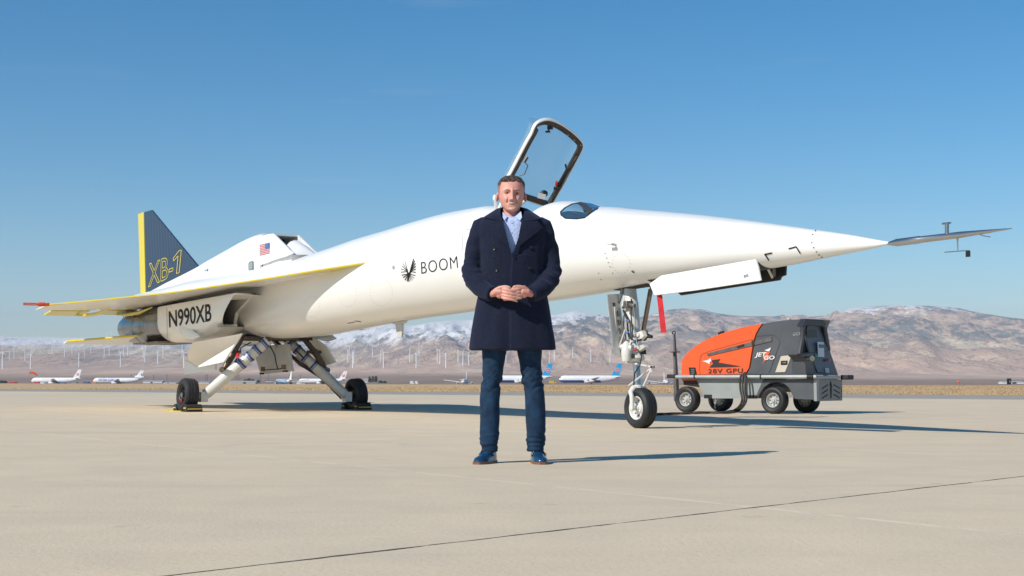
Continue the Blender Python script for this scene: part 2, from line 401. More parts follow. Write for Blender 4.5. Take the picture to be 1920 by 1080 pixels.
pale = g.math('MULTIPLY', g.ramp(spurs, .53, .58), g.math('MULTIPLY', g.ramp(z_, 70, 130), g.ramp(z_, 360, 230)))
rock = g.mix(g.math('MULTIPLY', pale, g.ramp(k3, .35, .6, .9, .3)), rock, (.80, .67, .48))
# snow: by height, thicker to the west (left)
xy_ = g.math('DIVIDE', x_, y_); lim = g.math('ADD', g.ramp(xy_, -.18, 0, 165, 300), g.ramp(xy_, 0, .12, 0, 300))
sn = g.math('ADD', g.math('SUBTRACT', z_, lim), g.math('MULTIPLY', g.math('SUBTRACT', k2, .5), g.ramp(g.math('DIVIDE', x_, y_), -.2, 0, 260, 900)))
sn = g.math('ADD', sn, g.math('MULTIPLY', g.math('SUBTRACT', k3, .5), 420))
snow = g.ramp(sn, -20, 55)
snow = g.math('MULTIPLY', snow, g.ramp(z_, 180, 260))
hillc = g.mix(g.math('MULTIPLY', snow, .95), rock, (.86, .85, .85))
plain = g.mix(g.ramp(kp, .42, .6), (.24, .17, .135), (.31, .225, .17))
plain = g.mix(g.ramp(g.noise(pos, .02, 5, .7, stretch=(1, .3, 1)), .55, .7, 0, .6), plain, (.36, .26, .18))
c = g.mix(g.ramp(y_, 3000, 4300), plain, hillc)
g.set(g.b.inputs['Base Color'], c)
bmp = g.n('ShaderNodeBump'); bmp.inputs['Strength'].default_value = 1.0; bmp.inputs['Distance'].default_value = 42
rdg = g.noise(pos, .009, 8, .68, (1, .22, 1)); hgt = g.math('ADD', g.math('ABSOLUTE', g.math('SUBTRACT', rdg, .5)), g.math('MULTIPLY', k3, .25)); g.set(bmp.inputs['Height'], g.math('MULTIPLY', hgt, g.ramp(y_, 4500, 6500))); g.set(g.b.inputs['Normal'], bmp)
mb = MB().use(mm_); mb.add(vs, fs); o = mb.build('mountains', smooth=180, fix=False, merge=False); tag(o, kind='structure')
# near ground sheet under everything, to the sides too
mb = MB().use(mg); mb.add([(-4000, -400, -.05), (4000, -400, -.05), (4000, 185, -.05), (-4000, 185, -.05)], [(0, 1, 2, 3)]); tag(mb.build('ground', smooth=0, fix=False), kind='structure')
# ---- haze ----
hm = bpy.data.materials.new('haze_air'); hm.use_nodes = True; t = hm.node_tree; t.nodes.clear()
pv = t.nodes.new('ShaderNodeVolumePrincipled'); pv.inputs['Color'].default_value = (.76, .86, 1.0, 1); pv.inputs['Density'].default_value = 5.0e-5; pv.inputs['Anisotropy'].default_value = .0
mo = t.nodes.new('ShaderNodeOutputMaterial'); t.links.new(pv.outputs[0], mo.inputs['Volume'])
mb = MB().use(hm); mb.box((0, 8500, 450), (26000, 21000, 904)); tag(mb.build('haze', smooth=0), 'pale blue haze in the air before the mountains', 'haze', kind='stuff')
# ================= THE JET =================
N0 = Vector((1.41, 15.66, 0)); HD = Vector((.5145, -.8575, 0)).normalized(); RT = Vector((-.8575, -.5145, 0)).normalized(); UP = Vector((0, 0, 1))
def AP(t, u, z): return N0+HD*t+RT*u+UP*z
def T_of(px, u): # distance ahead of the nose wheel at which a point at side offset u is seen at px
    r = (px-960)/F; a = N0+RT*u
    return (r*a.y-a.x)/(HD.x-r*HD.y)
def PU(px, py, u):
    p = AP(T_of(px, u), u, 0); p.z = CH+(HZ-py)/F*p.y; return p
def TZ(px, py, u=0):
    p = PU(px, py, u); return T_of(px, u), p.z
jet = thing('jet_aircraft', 'white needle nosed supersonic jet with dark blue tail fin and raised canopy', 'aircraft', tuple(N0), math.atan2(HD.y, HD.x))

TOPP = [(1676, 455), (1640, 448.5), (1600, 441), (1500, 426.5), (1400, 413), (1300, 401.5), (1200, 393), (1130, 388), (1100, 391), (1040, 408), (1000, 413), (960, 405), (938, 389), (920, 386.5), (850, 399), (800, 412.5), (750, 428), (700, 443), (650, 461.5),
        (600, 480), (568, 493), (530, 500), (400, 522), (330, 540), (285, 549), (262, 556)]
BOTP = [(1676, 455.5), (1640, 465), (1600, 473), (1550, 483), (1475, 498), (1380, 513), (1300, 525), (1220, 536), (1150, 546), (1040, 563), (890, 583), (760, 601), (700, 611.5), (640, 622), (590, 630), (540, 634), (450, 634), (380, 633), (300, 618), (262, 600)]
TOP = sorted(TZ(*p) for p in TOPP); BOT = sorted(TZ(*p) for p in BOTP)
WID = sorted([(3.76, .003), (3.3, .075), (2.6, .175), (1.5, .325), (.4, .45), (-.8, .54), (-2, .585), (-4, .62), (-5.6, .65), (-7.5, .70), (-9, .74), (-12, .76), (-16, .70), (-18.9, .48)])
T0, T1 = -18.9, T_of(1676, 0)
def fus_sec(t, n=56):
    zt = hermite(TOP, t); zb = hermite(BOT, t); wd = hermite(WID, t); zc = (zt+zb)/2; hh = max((zt-zb)/2, .002); out = []
    # cockpit cut-out between the two bows
    e = 2.0 + .5*sst(-6, -10, t)
    for k in range(n):
        a = 2*math.pi*k/n; cx, cz = math.cos(a), math.sin(a)
        u = math.copysign(abs(cx)**(2/e), cx)*wd; z = zc+math.copysign(abs(cz)**(2/e), cz)*hh
        out.append(AP(t, u, z))
    return out
fus = MB().use(M['white'])
ts = []; t = T1
while t > T0: ts.append(t); t -= .06 if t > -4 else .12
ts.append(T0); fus.loft([fus_sec(t) for t in ts])
B_f = bvh_of(fus)
mark = mat('black_marking', (.010, .010, .012), .6, spec=.2)
faint = mat('fastener_grey', (.42, .42, .41), .5)
def put_text(mb, bv, txt, q, m, bold=0., L=5, off=.004, outline=0, src=None, sp=1.):
    v, f = text_shape(txt, bold, outline, sp); mb.use(m); decal(mb, bv, quadmap(v, q), f, L, off)
def poly(mb, bv, pts, m, L=4, off=.004): mb.use(m); decal(mb, bv, pts, [tuple(range(len(pts)))], L, off)
def disc(mb, bv, x, y, rx, ry, m, n=12, off=.004): poly(mb, bv, [(x+rx*math.cos(6.2832*k/n), y+ry*math.sin(6.2832*k/n)) for k in range(n)], m, 6, off)
def dline(mb, bv, a, b, w, m, off=.004):
    d = Vector((b[0]-a[0], b[1]-a[1])).normalized(); nx, ny = -d.y*w/2, d.x*w/2
    poly(mb, bv, [(a[0]-nx, a[1]-ny), (b[0]-nx, b[1]-ny), (b[0]+nx, b[1]+ny), (a[0]+nx, a[1]+ny)], m, 8, off)
def rivets(mb, bv, pts, r, m):
    for x, y in pts: disc(mb, bv, x, y, r, r, m, 6, .003)
put_text(fus, B_f, 'BOOM', [(790.5, 513.5), (859, 502), (857, 480), (789.5, 491.5)], mark, -.012, sp=1.12)
# sunburst emblem
C0 = (766.5, 514); rays = [(-7.5, 488.5, .5), (-11, 493.5, .8), (-13, 498, 1.1), (-14, 504, 1.3), (-14.2, 510.3, 1.5), (-13, 516, 1.7), (-10.5, 520.5, 1.9), (-7, 525, 1.9), (-3, 527.3, 1.8), (0.3, 528, 1.7), (4.3, 526.8, .7), (7.5, 525, .7), (10.3, 521.5, 1.1), (12.5, 516.5, 1.5),
        (13.3, 510.5, 1.8), (13.5, 504.5, 1.8), (13.4, 499, 1.8), (12.8, 493.5, 1.8), (11.3, 488.6, 1.7), (9.3, 485.2, 1.6)]
for dx, y, wd in rays:
    st = (C0[0]+(-1.6 if dx < 0 else 2.2), C0[1]-5) if y < 511 else (C0[0], C0[1]-1)
    e_ = (C0[0]+dx, y); d = Vector((e_[0]-st[0], e_[1]-st[1])).normalized(); n_ = Vector((-d.y, d.x))
    poly(fus, B_f, [(st[0]-n_.x*.5, st[1]-n_.y*.5), (e_[0]-n_.x*wd*.5, e_[1]-n_.y*wd*.5), (e_[0]+n_.x*wd*.5, e_[1]+n_.y*wd*.5), (st[0]+n_.x*.5, st[1]+n_.y*.5)], mark)
poly(fus, B_f, [(762, 506), (763.5, 509.5), (767, 511), (770, 508), (773.5, 497), (772.5, 508), (769, 515), (766.5, 519), (764, 514)], mark)
disc(fus, B_f, 738, 501.5, 2.2, 4, mat('grey_sensor', (.3, .36, .38), .4))
# corner brackets on the nose, panel lines, fasteners
for a, b in (((1434, 477), (1448, 474)), ((1434, 476), (1442, 488)), ((1479, 466.5), (1493, 462.5)), ((1493, 462.5), (1501, 475))): dline(fus, B_f, a, b, 2.4, mark)
for a, b in (((652, 606), (665, 604)), ((665, 601.5), (677, 603))): dline(fus, B_f, a, b, 1, mark)
pl = mat('panel_gap', (.3, .28, .25), .6)
rv = [(1532.5-.9*abs(k-4)**1.2*.7+ (k-4)*1.6, 431+7.2*k) for k in range(9)]; rivets(fus, B_f, [(1529, 433), (1524, 440), (1522.5, 455), (1526, 464), (1531, 472), (1536, 478), (1541, 482)], 1.3, mark)
def ring(cx, cy, rx, ry, n, r, m): rivets(fus, B_f, [(cx+rx*math.cos(6.2832*k/n), cy+ry*math.sin(6.2832*k/n)) for k in range(n)], r, m)
ring(715, 548, 21, 25, 26, .65, faint); ring(1165, 494, 17, 18, 16, .85, faint); ring(585, 575, 14, 20, 20, .6, faint); ring(652, 553, 17, 22, 22, .6, faint); ring(733, 468, 13, 12, 16, .5, faint)
rivets(fus, B_f, [(1135, 475), (1138, 484), (1141, 492), (1144, 500), (1149, 512), (1123, 512), (1127, 524)], 1.0, mark)
for k in range(34): rivets(fus, B_f, [(1132+k*7.6, 399+k*.0+.0057*k*k*1.0+k*.33)], .7, faint)
for k in range(18): rivets(fus, B_f, [(790+k*4.2, 425+k*.45)], .5, faint)
for k in range(16): rivets(fus, B_f, [(1040+k*4, 421.5+.04*k)], .5, faint)
dline(fus, B_f, (868, 470), (868, 440), .8, pl); dline(fus, B_f, (872, 430), (884, 430), .8, pl)
fus.use(M['greym'])
# small probes: beside the nose gear bay, angle-of-attack vane, blade antenna
fo = fus.build('fuselage', parent=jet, smooth=60)
def fpt(px, py, off=.0):
    h = B_f.ray_cast(CAM, raydir(px, py)); n = h[1] if h[1].dot(raydir(px, py)) < 0 else -h[1]; return h[0]+n*off, n
p, n = fpt(1155, 459); mb = MB().use(M['offwhite']); mb.tube([p, p+n*.06], .014, 8); mb.box(p+n*.065-HD*.02, (.1, .03, .012), Matrix.Rotation(math.atan2(HD.y, HD.x), 3, 'Z')); mb.build('vane', parent=jet)
p, n = fpt(1187, 509); mb = MB().use(M['greym']); mb.lathe(p-n*.01, n, [(0, .022), (.016, .02), (.02, .004)], 12); mb.build('vent', parent=jet)
mb = MB().use(M['offwhite']); a = PU(742, 604, 0); b = PU(756, 604, 0); c_ = PU(753.5, 632, 0); d_ = PU(745.5, 632, 0); mb.prism([a+RT*.015, b+RT*.015, c_+RT*.008, d_+RT*.008], -RT*.03)
e_ = [PU(736, 604.5, 0), PU(762, 601, 0), PU(758, 606, 0), PU(741, 608, 0)]; mb.prism([q+RT*.03 for q in e_], -RT*.06); mb.build('blade_antenna', parent=jet, bevel=.004)
mb = MB().use(M['black']); p = PU(790, 416, 0); mb.tube([p, p+UP*.035], .008, 8); mb.build('probe', parent=jet)

# ---- nose boom ----
bm_ = MB().use(mat('bright_boom_metal', (.52, .50, .48), .25, metal=.95, var=.15, vscale=4))
tip = PU(1897, 428.5, 0); root = PU(1671, 456, 0); dB = (tip-root)
bm_.tube([root-dB*.03, root+dB*.05, root+dB*.25, root+dB*.255, root+dB*.6, root+dB*.84, root+dB], [.012, .032, .033, .029, .027, .014, .004], 16)
bo = bm_.build('nose_boom', parent=jet)
p1 = root+dB*.5
mb = MB().use(M['steel']); q = PU(1775.5, 441, 0); mb.tube([q, q+UP*.1], .017, 10); qq = q+UP*.1; mb.tube([qq-HD*.05, qq+HD*.04], .008, 8); mb.build('airspeed_probe', parent=bo)
mb = MB().use(M['steel']); q = PU(1795, 442, 0); q2 = PU(1796, 470, 0); mb.tube([q, lerp(q, q2, .4), q2], [.014, .006, .004], 8); mb.tube([PU(1771, 473, 0), PU(1817, 469.5, 0)], .004, 8); mb.use(M['black']); mb.box(PU(1815, 476, 0), (.008, .045, .05), Matrix.Rotation(.5, 3, 'Z')); mb.build('flow_vane', parent=bo)
mb = MB().use(M['steel']); mb.tube([PU(1831, 437, 0), PU(1843, 442, 0), PU(1857, 444.5, 0)], .004, 8); mb.build('pin_probe', parent=bo)

# ---- windscreen (raised hood ahead of the open cockpit) ----
HOODP = [(1024, 409), (1027, 401), (1035, 391), (1048, 382), (1062, 377.8), (1080, 377.5), (1100, 381), (1124, 387), (1150, 391)]
HB = sorted(TZ(*p) for p in HOODP)
def hood_sec(t, grow=0, n=28):
    zt = hermite(HB, t)+grow; zb = hermite(TOP, t)-.28; wd = hermite(WID, t)*.80+grow; out = []
    for k in range(n+1):
        a = math.pi*k/n; cx = math.cos(a); cz = math.sin(a)
        out.append(AP(t, math.copysign(abs(cx)**.85, cx)*wd, zb+(zt-zb)*abs(cz)**.9))
    return out
hood = MB().use(M['white']); ht = [HB[0][0]+(HB[-1][0]-HB[0][0])*k/40 for k in range(41)]
hood.loft([hood_sec(t) for t in ht], True, False)
B_h = bvh_of(hood)
for a, b in (((1047.5, 405), (1047, 397)), ((1047, 397), (1055, 388.5)), ((1060, 412.5), (1084, 413.5)), ((1084, 413.5), (1100, 411.5)), ((1100, 411.5), (1116, 401))):
    n = max(1, int(math.hypot(b[0]-a[0], b[1]-a[1])/3.6))
    for k in range(n): disc(hood, B_h, lerp(a[0], b[0], k/n), lerp(a[1], b[1], k/n), .55, .55, faint, 6, .003)
hs_ = hood.build('windscreen_frame', parent=jet)
mb = MB(); mb.use(M['black']); decal(mb, B_h, [(1051, 404), (1050, 397), (1058, 389.5), (1072, 382), (1088, 379), (1108, 382), (1126, 388), (1112, 400), (1099, 409), (1083, 411.5), (1060, 410.5)], [tuple(range(11))], 3, .003)
mb.use(M['glass_dark']); decal(mb, B_h, [(1053, 403.5), (1052.5, 398), (1060, 390.5), (1074, 383.3), (1090, 380.5), (1107, 383.5), (1123, 388.5), (1110, 399), (1098, 407.5), (1083, 409.8), (1061, 409)], [tuple(range(11))], 3, .006)
mb.use(mat('inner_bow_dark', (.05, .045, .04), .5)); decal(mb, B_h, [(1083, 381.5), (1092, 380.8), (1102, 386), (1110, 396), (1103, 403), (1098, 393), (1091, 386)], [tuple(range(7))], 3, .008)
mb.use(mat('sky_painted_on_glass', (.16, .30, .42), .05, coat=1)); decal(mb, B_h, [(1054, 399), (1062, 391), (1074, 385), (1084, 384), (1091, 390), (1096, 400), (1080, 397.5), (1066, 397)], [tuple(range(8))], 3, .009)  # opaque blue patch: sky light painted onto the windscreen
mb.build('windscreen', parent=jet)

# ---- open canopy ----
hing = AP(-3.0, 0, 2.56)
cy = MB().use(M['white'])
# frame corners as seen: near (starboard) rail, front bow, far (port) rail, rear bow
dn, df = 17.15, 17.75
rail = [((942, 352), 17.75), ((958, 326), 17.62), ((975, 293), 17.45), ((989, 266), 17.3), ((998.5, 250), 17.2), ((1001, 242), 17.15), ((1005, 234), 17.15), ((1013, 228), 17.2), ((1027, 224.5), 17.3), ((1042, 228.5), 17.42), ((1058, 237), 17.55), ((1075, 249.5), 17.68), ((1087, 261), 17.8), ((1093.5, 270), 17.85), ((1093, 279), 17.9),
        ((1079, 305), 18.05), ((1062, 336), 18.25), ((1045, 366), 18.45), ((1034, 385), 18.55)]
path = [at(p[0], p[1], d) for p, d in rail]
rear = [at(1034, 385, 18.55), at(1025, 388, 18.55), at(1013, 384, 18.45), at(985, 375, 18.2), at(962, 369, 18.0), at(945, 364, 17.85), at(942, 352, 17.75)]
loop = path+rear[1:-1]
cen = sum(loop, Vector())/len(loop)
def smooth_loop(P, it=2):
    for _ in range(it):
        P = [q for i in range(len(P)) for q in (P[i]*.75+P[(i+1) % len(P)]*.25, P[i]*.25+P[(i+1) % len(P)]*.75)]
    return P
LP = smooth_loop(loop, 2); nL = len(LP)
pn = (at(1093, 275, 17.9)-at(1000, 240, 17.15)).cross(at(942, 352, 17.75)-at(1000, 240, 17.15)).normalized()
if pn.y > 0: pn = -pn       # points towards the camera = the inside of the canopy
rings = []
for i, p in enumerate(LP):
    tg = (LP[(i+1) % nL]-LP[i-1]).normalized(); out = tg.cross(pn); out = out if out.dot(p-cen) > 0 else -out
    rings.append((p, out, tg))
frame_m = mat('canopy_frame_metal', (.11, .098, .085), .45, metal=.5, var=.5, vscale=25)
W_, Dp = .075, .035
secs = [[p-pn*0, p-o*W_+pn*.0, p-o*W_-pn*.03, p-o*.03-pn*.03, p-pn*Dp] for p, o, t_ in rings]
fr = MB(); 
for i in range(nL):
    a, b = secs[i], secs[(i+1) % nL]
    for j in range(5):
        k = (j+1) % 5; fr.use(M['white'] if j in (4,) else frame_m); fr.add([a[j], a[k], b[k], b[j]], [(0, 1, 2, 3)])
# white lip round the outside
for i in range(nL):
    (p, o, _), (p2, o2, _) = rings[i], rings[(i+1) % nL]
    fr.use(M['white']); fr.add([p+o*.012+pn*.004, p2+o2*.012+pn*.004, p2-o2*.006+pn*.005, p-o*.006+pn*.005], [(0, 1, 2, 3)]); fr.add([p+o*.012+pn*.004, p2+o2*.012+pn*.004, p2+o2*.012-pn*Dp, p+o*.012-pn*Dp], [(0, 1, 2, 3)])
canopy = fr.build('canopy', parent=jet, smooth=35)
# clear bubble: arches away from the frame plane, to the sky side
gm = mat('canopy_perspex', (.42, .58, .68), .02, trans=0, alpha=.24, spec=.8)
ax = (at(985, 375, 18.2)-at(1030, 224, 17.3)).normalized()          # along the canopy
sd = pn.cross(ax).normalized(); sd = sd if sd.x > 0 else -sd
gl = MB().use(gm); rowsg = []
ins = [p-o*.04-pn*.02 for p, o, _ in rings]; s0 = min((p-cen).dot(ax) for p in ins)+.0; s1 = max((p-cen).dot(ax) for p in ins)
for i in range(21):
    s_ = lerp(s0+.01, s1-.01, i/20); xs = []
    for k in range(nL):
        a, b = ins[k], ins[(k+1) % nL]; fa, fb = (a-cen).dot(ax)-s_, (b-cen).dot(ax)-s_
        if fa*fb <= 0 and fa != fb: q = a.lerp(b, fa/(fa-fb)); xs.append(((q-cen).dot(sd), q))
    xs.sort(key=lambda v: v[0])
    if len(xs) < 2: continue
    A, B = xs[0][1], xs[-1][1]; h = .25*math.sin(math.pi*min(max((i/20)*.80+.14, 0), 1))**.6; hw_ = (B-A).length/2
    rowsg.append([A.lerp(B, .5-.5*math.cos(math.pi*j/16))-(pn+.5*sd).normalized()*h*math.sin(math.pi*j/16) for j in range(17)])
gl.loft(rowsg, False, False); gl.build('canopy_glass', parent=canopy, smooth=180)
# fittings along the far rail, mirror at the bow, handle on the near rail, sensor on the glass
mb = MB().use(M['dark']); mb.box(at(1030, 237, 17.35)+pn*.02, (.07, .04, .045)); mb.box(at(1025, 244, 17.3)+pn*.03, (.06, .02, .022)); mb.tube([at(1030, 237, 17.35)+pn*.02, at(1025, 244, 17.3)+pn*.03], .01, 6); mb.build('mirror', parent=canopy, bevel=.004)
mb = MB().use(frame_m)
mb.tube([at(984, 304, 17.5)+pn*.02, at(985.5, 305, 17.5)+pn*.06, at(979, 321, 17.6)+pn*.06, at(971, 327, 17.6)+pn*.03], .006, 8); mb.tube([at(987, 292, 17.45)+pn*.02, at(981, 302, 17.45)+pn*.02], .022, 8); mb.build('grab_handle', parent=canopy)
def bar(a, b, r, d1_, d2_, m): lk = MB().use(m); lk.tube([at(*a, d1_)+pn*.03, at(*b, d2_)+pn*.03], r, 6); lk.build('latch', parent=canopy)
bar((1083, 279), (1073, 297), .018, 17.95, 18.05, M['dark']); bar((1079, 290), (1067, 309), .012, 17.95, 18.1, M['greym'])
bar((1062, 313), (1043, 345), .014, 18.1, 18.3, M['dark']); bar((1066, 318), (1048, 352), .012, 18.15, 18.35, M['greym']); bar((1058, 305), (1060, 315), .012, 18.1, 18.15, M['dark'])
bar((1042, 338), (1041, 345), .02, 18.25, 18.3, mat('red_knob', (.6, .05, .03), .4)); bar((1036, 350), (1048, 350), .022, 18.3, 18.3, M['dark']); bar((1040, 355), (1026, 378), .01, 18.4, 18.5, M['steel'])
for k in range(9):
    q = (1080-5.9*k, 288+10.4*k); bar(q, (q[0]-2, q[1]+3.5), .010, 18.0+.06*k, 18.02+.06*k, random.choice([M['dark'], M['steel'], M['greym']]))
for k in range(7): bar((1050+6*k, 240+4.8*k), (1052+6*k, 241.5+4.8*k), .008, 17.5, 17.5, random.choice([M['dark'], M['steel']]))

mb = MB().use(M['offwhite']); mb.box(at(1015, 367, 18.2)+pn*.01, (.1, .012, .07), Matrix.Rotation(.25, 3, 'Y')); mb.use(M['black']); mb.ell(at(1020, 363, 18.22), (.05, .02, .045), 12, 8); mb.build('sensor', parent=canopy)
mb = MB().use(M['white']); mb.tube([AP(-3.15, .1, 2.52), AP(-2.95, .1, 2.64), at(950, 362, 17.9)], .03, 8); mb.tube([AP(-3.15, -.1, 2.52), AP(-2.95, -.1, 2.64), at(985, 374, 18.25)], .03, 8); mb.build('hinge_arm', parent=jet)
mb = MB().use(M['white']); mb.ell(at(928, 371.5, 17.75), (.028, .05, .045), 14, 10); mb.tube([at(929, 375, 17.75), at(930, 392, 17.9)], .02, 8); mb.build('hinge_fairing', parent=jet)
mb = MB().use(M['dark']); mb.tube([fpt(x, y, .006)[0] for x, y in ((925.5, 412), (928, 404), (932, 398), (937, 393.5))], .013, 6); mb.build('sill_seal', parent=jet)
# cockpit rim and dark tub
mb = MB().use(M['dark'])
rimp = [AP(lerp(-1.95, -2.75, k/20), .30*math.sin(math.pi*(.12+.76*k/20))**.4, hermite(TOP, lerp(-1.95, -2.75, k/20))-.05) for k in range(21)]
mb.tube(rimp, .018, 8); mb.tube([p-RT*2*((p-N0).dot(RT)) for p in rimp], .018, 8)
mb.build('cockpit_sill', parent=jet)

# ---- wings ----
LEP = [(692, 491.5, .62), (640, 499.3, None), (600, 505.5, None), (500, 522, None), (400, 536.7, None), (345, 545, None), (310, 549.5, None), (240, 556.5, None), (187, 562, None), (89, 571, None)]
def le_solve(px, py):
    # leading edge runs straight out in plan: u = .62 + .3*(-5.65 - t)
    r = (px-960)/F; k = .3; a = N0+RT*(.62-k*5.65); D_ = HD-RT*k
    t = (r*a.y-a.x)/(D_.x-r*D_.y); u = .62+k*(-5.65-t); p = AP(t, u, 0); return t, u, CH+(HZ-py)/F*p.y
LE = [le_solve(a, b) for a, b, _ in LEP]
def le_at(u):
    pts = sorted((q[1], q[0], q[2]) for q in LE)
    return hermite([(a, b) for a, b, c in pts], u), hermite([(a, c) for a, b, c in pts], u)
UT = max(q[1] for q in LE)
def wing(sg):
    mb = MB(); us = [.30, .45]+[lerp(.62, UT, k/46) for k in range(47)]; secs = []; prof = [(0, 0), (.004, .25), (.012, .42), (.03, .6), (.1, .85), (.3, 1), (.6, .9), (.82, .55), (1, .05)]
    for u in us:
        uu = max(u, .62); tl, zl = le_at(uu); tt = lerp(-16.3, -15.1, (u-.3)/(UT-.3)); zt = lerp(1.98, 1.865, (u-.3)/(UT-.3)); th = lerp(.045, .012, ((u-.3)/(UT-.3))**.6)
        if u < .62: zl += 0.0
        ch = abs(tl-tt); loc = lambda c: (.025/ch, )[0] if c == .004 else c
        low = []; upp = []
        for c_, h in prof:
            cc = min(.02/ch, .3) if c_ == .004 else (min(.085/ch, .4) if c_ == .012 else c_); t_ = lerp(tl, tt, cc); z = lerp(zl, zt, cc)
            q_ = max(h*th, {.004: .013, .012: .017}.get(c_, 0)); low.append(AP(t_, u*sg, z-q_)); upp.append(AP(t_, u*sg, z+q_*.7))
        secs.append(low+upp[::-1][:-1] if False else low+upp[::-1])
    n = len(secs[0]); nl = len(prof)
    for i in range(len(secs)-1):
        tl = le_at(max(us[i], .62))[0]
        for j in range(n):
            k = (j+1) % n; y = j in (0, 1) or j in (n-2, n-3, n-1) or (tl > -6.75 and j < 4) 
            mb.use(M['yellow'] if y else M['white']); mb.add([secs[i][j], secs[i][k], secs[i+1][k], secs[i+1][j]], [(0, 1, 2, 3)])
    mb.use(M['white']); mb.add(secs[-1], [tuple(range(n))]); return mb
wn = wing(1); B_w = bvh_of(wn); w1 = wn.build('wing', parent=jet, smooth=50)
w2 = wing(-1).build('wing', parent=jet, smooth=50)
for sg, wo_ in ((1, w1), (-1, w2)):
    ym = MB().use(M['yellow'])    # drooped elevons and hinge fairings
    def wp(u, t, dz=0): return AP(t, u*sg, lerp(1.98, 1.865, (u-.3)/(UT-.3))+dz)
    for u0, u1 in ((.95, 1.75), (1.9, 2.75)):
        a = [wp(u0, -15.9, -.01), wp(u1, -15.5, -.01), wp(u1, -16.1, -.07), wp(u0, -16.6, -.08)]; ym.prism(a, (0, 0, .03))
    ym.build('elevon', parent=wo_)
    fy = MB().use(M['yellow'])
    for u in (1.25, 2.05): fy.tube([wp(u, -13.9, -.03), wp(u, -14.8, -.10), wp(u, -15.6, -.10), wp(u, -16.4, -.07)], [.01, .035, .035, .01], 10)
    fy.build('hinge_fairing', parent=wo_)
    tp = MB().use(M['orangered']); q = AP(LE[-1][0], LE[-1][1]*sg, LE[-1][2]); tp.tube([q-HD*.06, q+HD*.06], [.03, .03], 10)
    a = q; 
    tp.tube([q+RT*sg*.03, q+RT*sg*.13, q+RT*sg*.2], [.035, .042, .02], 10); tp.tube([q+RT*sg*.18+UP*.014, q+RT*sg*.43+UP*.014], .011, 8); tp.tube([q+RT*sg*.18-UP*.014, q+RT*sg*.43-UP*.014], .011, 8); tp.tube([q+RT*sg*.42+UP*.014, q+RT*sg*.42-UP*.014], .011, 8); tp.build('wingtip_cover', parent=wo_)

# ---- tail fin ----
fm = mat('navy_ribbed_fin', (.018, .036, .07), .42, coat=.1); g = NT(fm); 
sp_ = g.n('ShaderNodeSeparateXYZ', i0=g.tc.outputs['Object'])
cv = g.math('ADD', sp_.outputs[0], g.math('MULTIPLY', g.math('POWER', g.math('SUBTRACT', 4.4, sp_.outputs[2]), 2.0), -.10))
st_ = g.math('FRACT', g.math('MULTIPLY', cv, 5.2)); ln = g.ramp(g.math('ABSOLUTE', g.math('SUBTRACT', st_, .5)), .06, .2, 1, 0)
top_only = g.ramp(sp_.outputs[2], 2.9, 3.6, .25, 1)
g.set(g.b.inputs['Base Color'], g.mix(g.math('MULTIPLY', ln, g.math('MULTIPLY', top_only, .6)), (.018, .036, .07), (.06, .10, .16)))
FN = [PU(376, 503, 0), PU(285.5, 393.5, 0), PU(271.5, 397.5, 0), PU(275.5, 553, 0)]
fin = MB().use(fm); th = .05
mid_ = sum(FN, Vector())/4
def slab(mb, P, thk, edge=None):
    "lens-section slab: thick inside, thin at the rim"
    c = sum(P, Vector())/len(P); q = [p.lerp(c, .012) for p in P]; n = len(P)
    vs = [p for p in P]+[p+RT*thk for p in q]+[p-RT*thk for p in q]; fs = [tuple(range(n, 2*n)), tuple(range(2*n, 3*n))]
    for i in range(n): j = (i+1) % n; fs += [(i, j, n+j, n+i), (i, j, 2*n+j, 2*n+i)]
    return mb.add(vs, fs)
slab(fin, FN, .02)
fin.prism([FN[0]-UP*.0, FN[3], FN[3]-UP*.5, FN[0]-UP*.5-HD*.6], RT*.02)
B_fin = bvh_of(fin)
put_text(fin, B_fin, 'XB-', [(278.5, 538), (325, 517.5), (325, 478), (280, 495)], M['yellow'], outline=.016, off=.006, L=6)
one = [(331.5, 513), (336.5, 511), (340.5, 469), (336.5, 470), (325.5, 484), (326, 489.5), (334.5, 479.5), (331.5, 513)]
for a, b in zip(one, one[1:]): dline(fin, B_fin, a, b, 1.0, M['yellow'], .006)
fn = fin.build('fin', parent=jet, smooth=30)
rd = MB().use(M['yellow']); rd.prism([p+RT*.03 for p in (PU(271, 397.6, 0), PU(261, 401.5, 0), PU(266, 556, 0), PU(275, 553.2, 0))], -RT*.06); rd.build('rudder', parent=fn, bevel=.008)

# ---- dorsal intake and spine ----
RID = [TZ(*p) for p in ((545, 439.5), (530, 437.8), (513, 437.8), (497, 440), (480, 446), (460, 455), (440, 465.5), (420, 476), (400, 487), (376, 501.5), (350, 515), (320, 530), (290, 546), (270, 554))]
RD = sorted(RID)
def spine_sec(t, front=None):
    zt = hermite(RD, t); k = sst(-10.2, -14, t); wt = lerp(.235, .14, k); zb = 2.02; kf = sst(-10.7, -13, t); wb = lerp(.234, .62, kf); ht = zt-zb
    P = [(wb, zb), (lerp(wb, wb*.93, kf), zb+ht*.10), (lerp(.234, lerp(.52, .42, k), kf), zb+ht*.30), (lerp(.2345, lerp(.36, .30, k), kf), zb+ht*.5), (lerp(.235, lerp(.27, .22, k), kf), zb+ht*.7), (wt*.98, zb+ht*.88), (wt*.86, zb+ht*.965), (wt*.6, zt-.003), (0, zt)]
    return [AP(t, u, z) for u, z in P]+[AP(t, -u, z) for u, z in P[::-1][1:]]
spn = MB().use(M['white'])
spn.loft([spine_sec(t) for t in [lerp(-10.93, -18.7, k/50) for k in range(51)]], True, False)
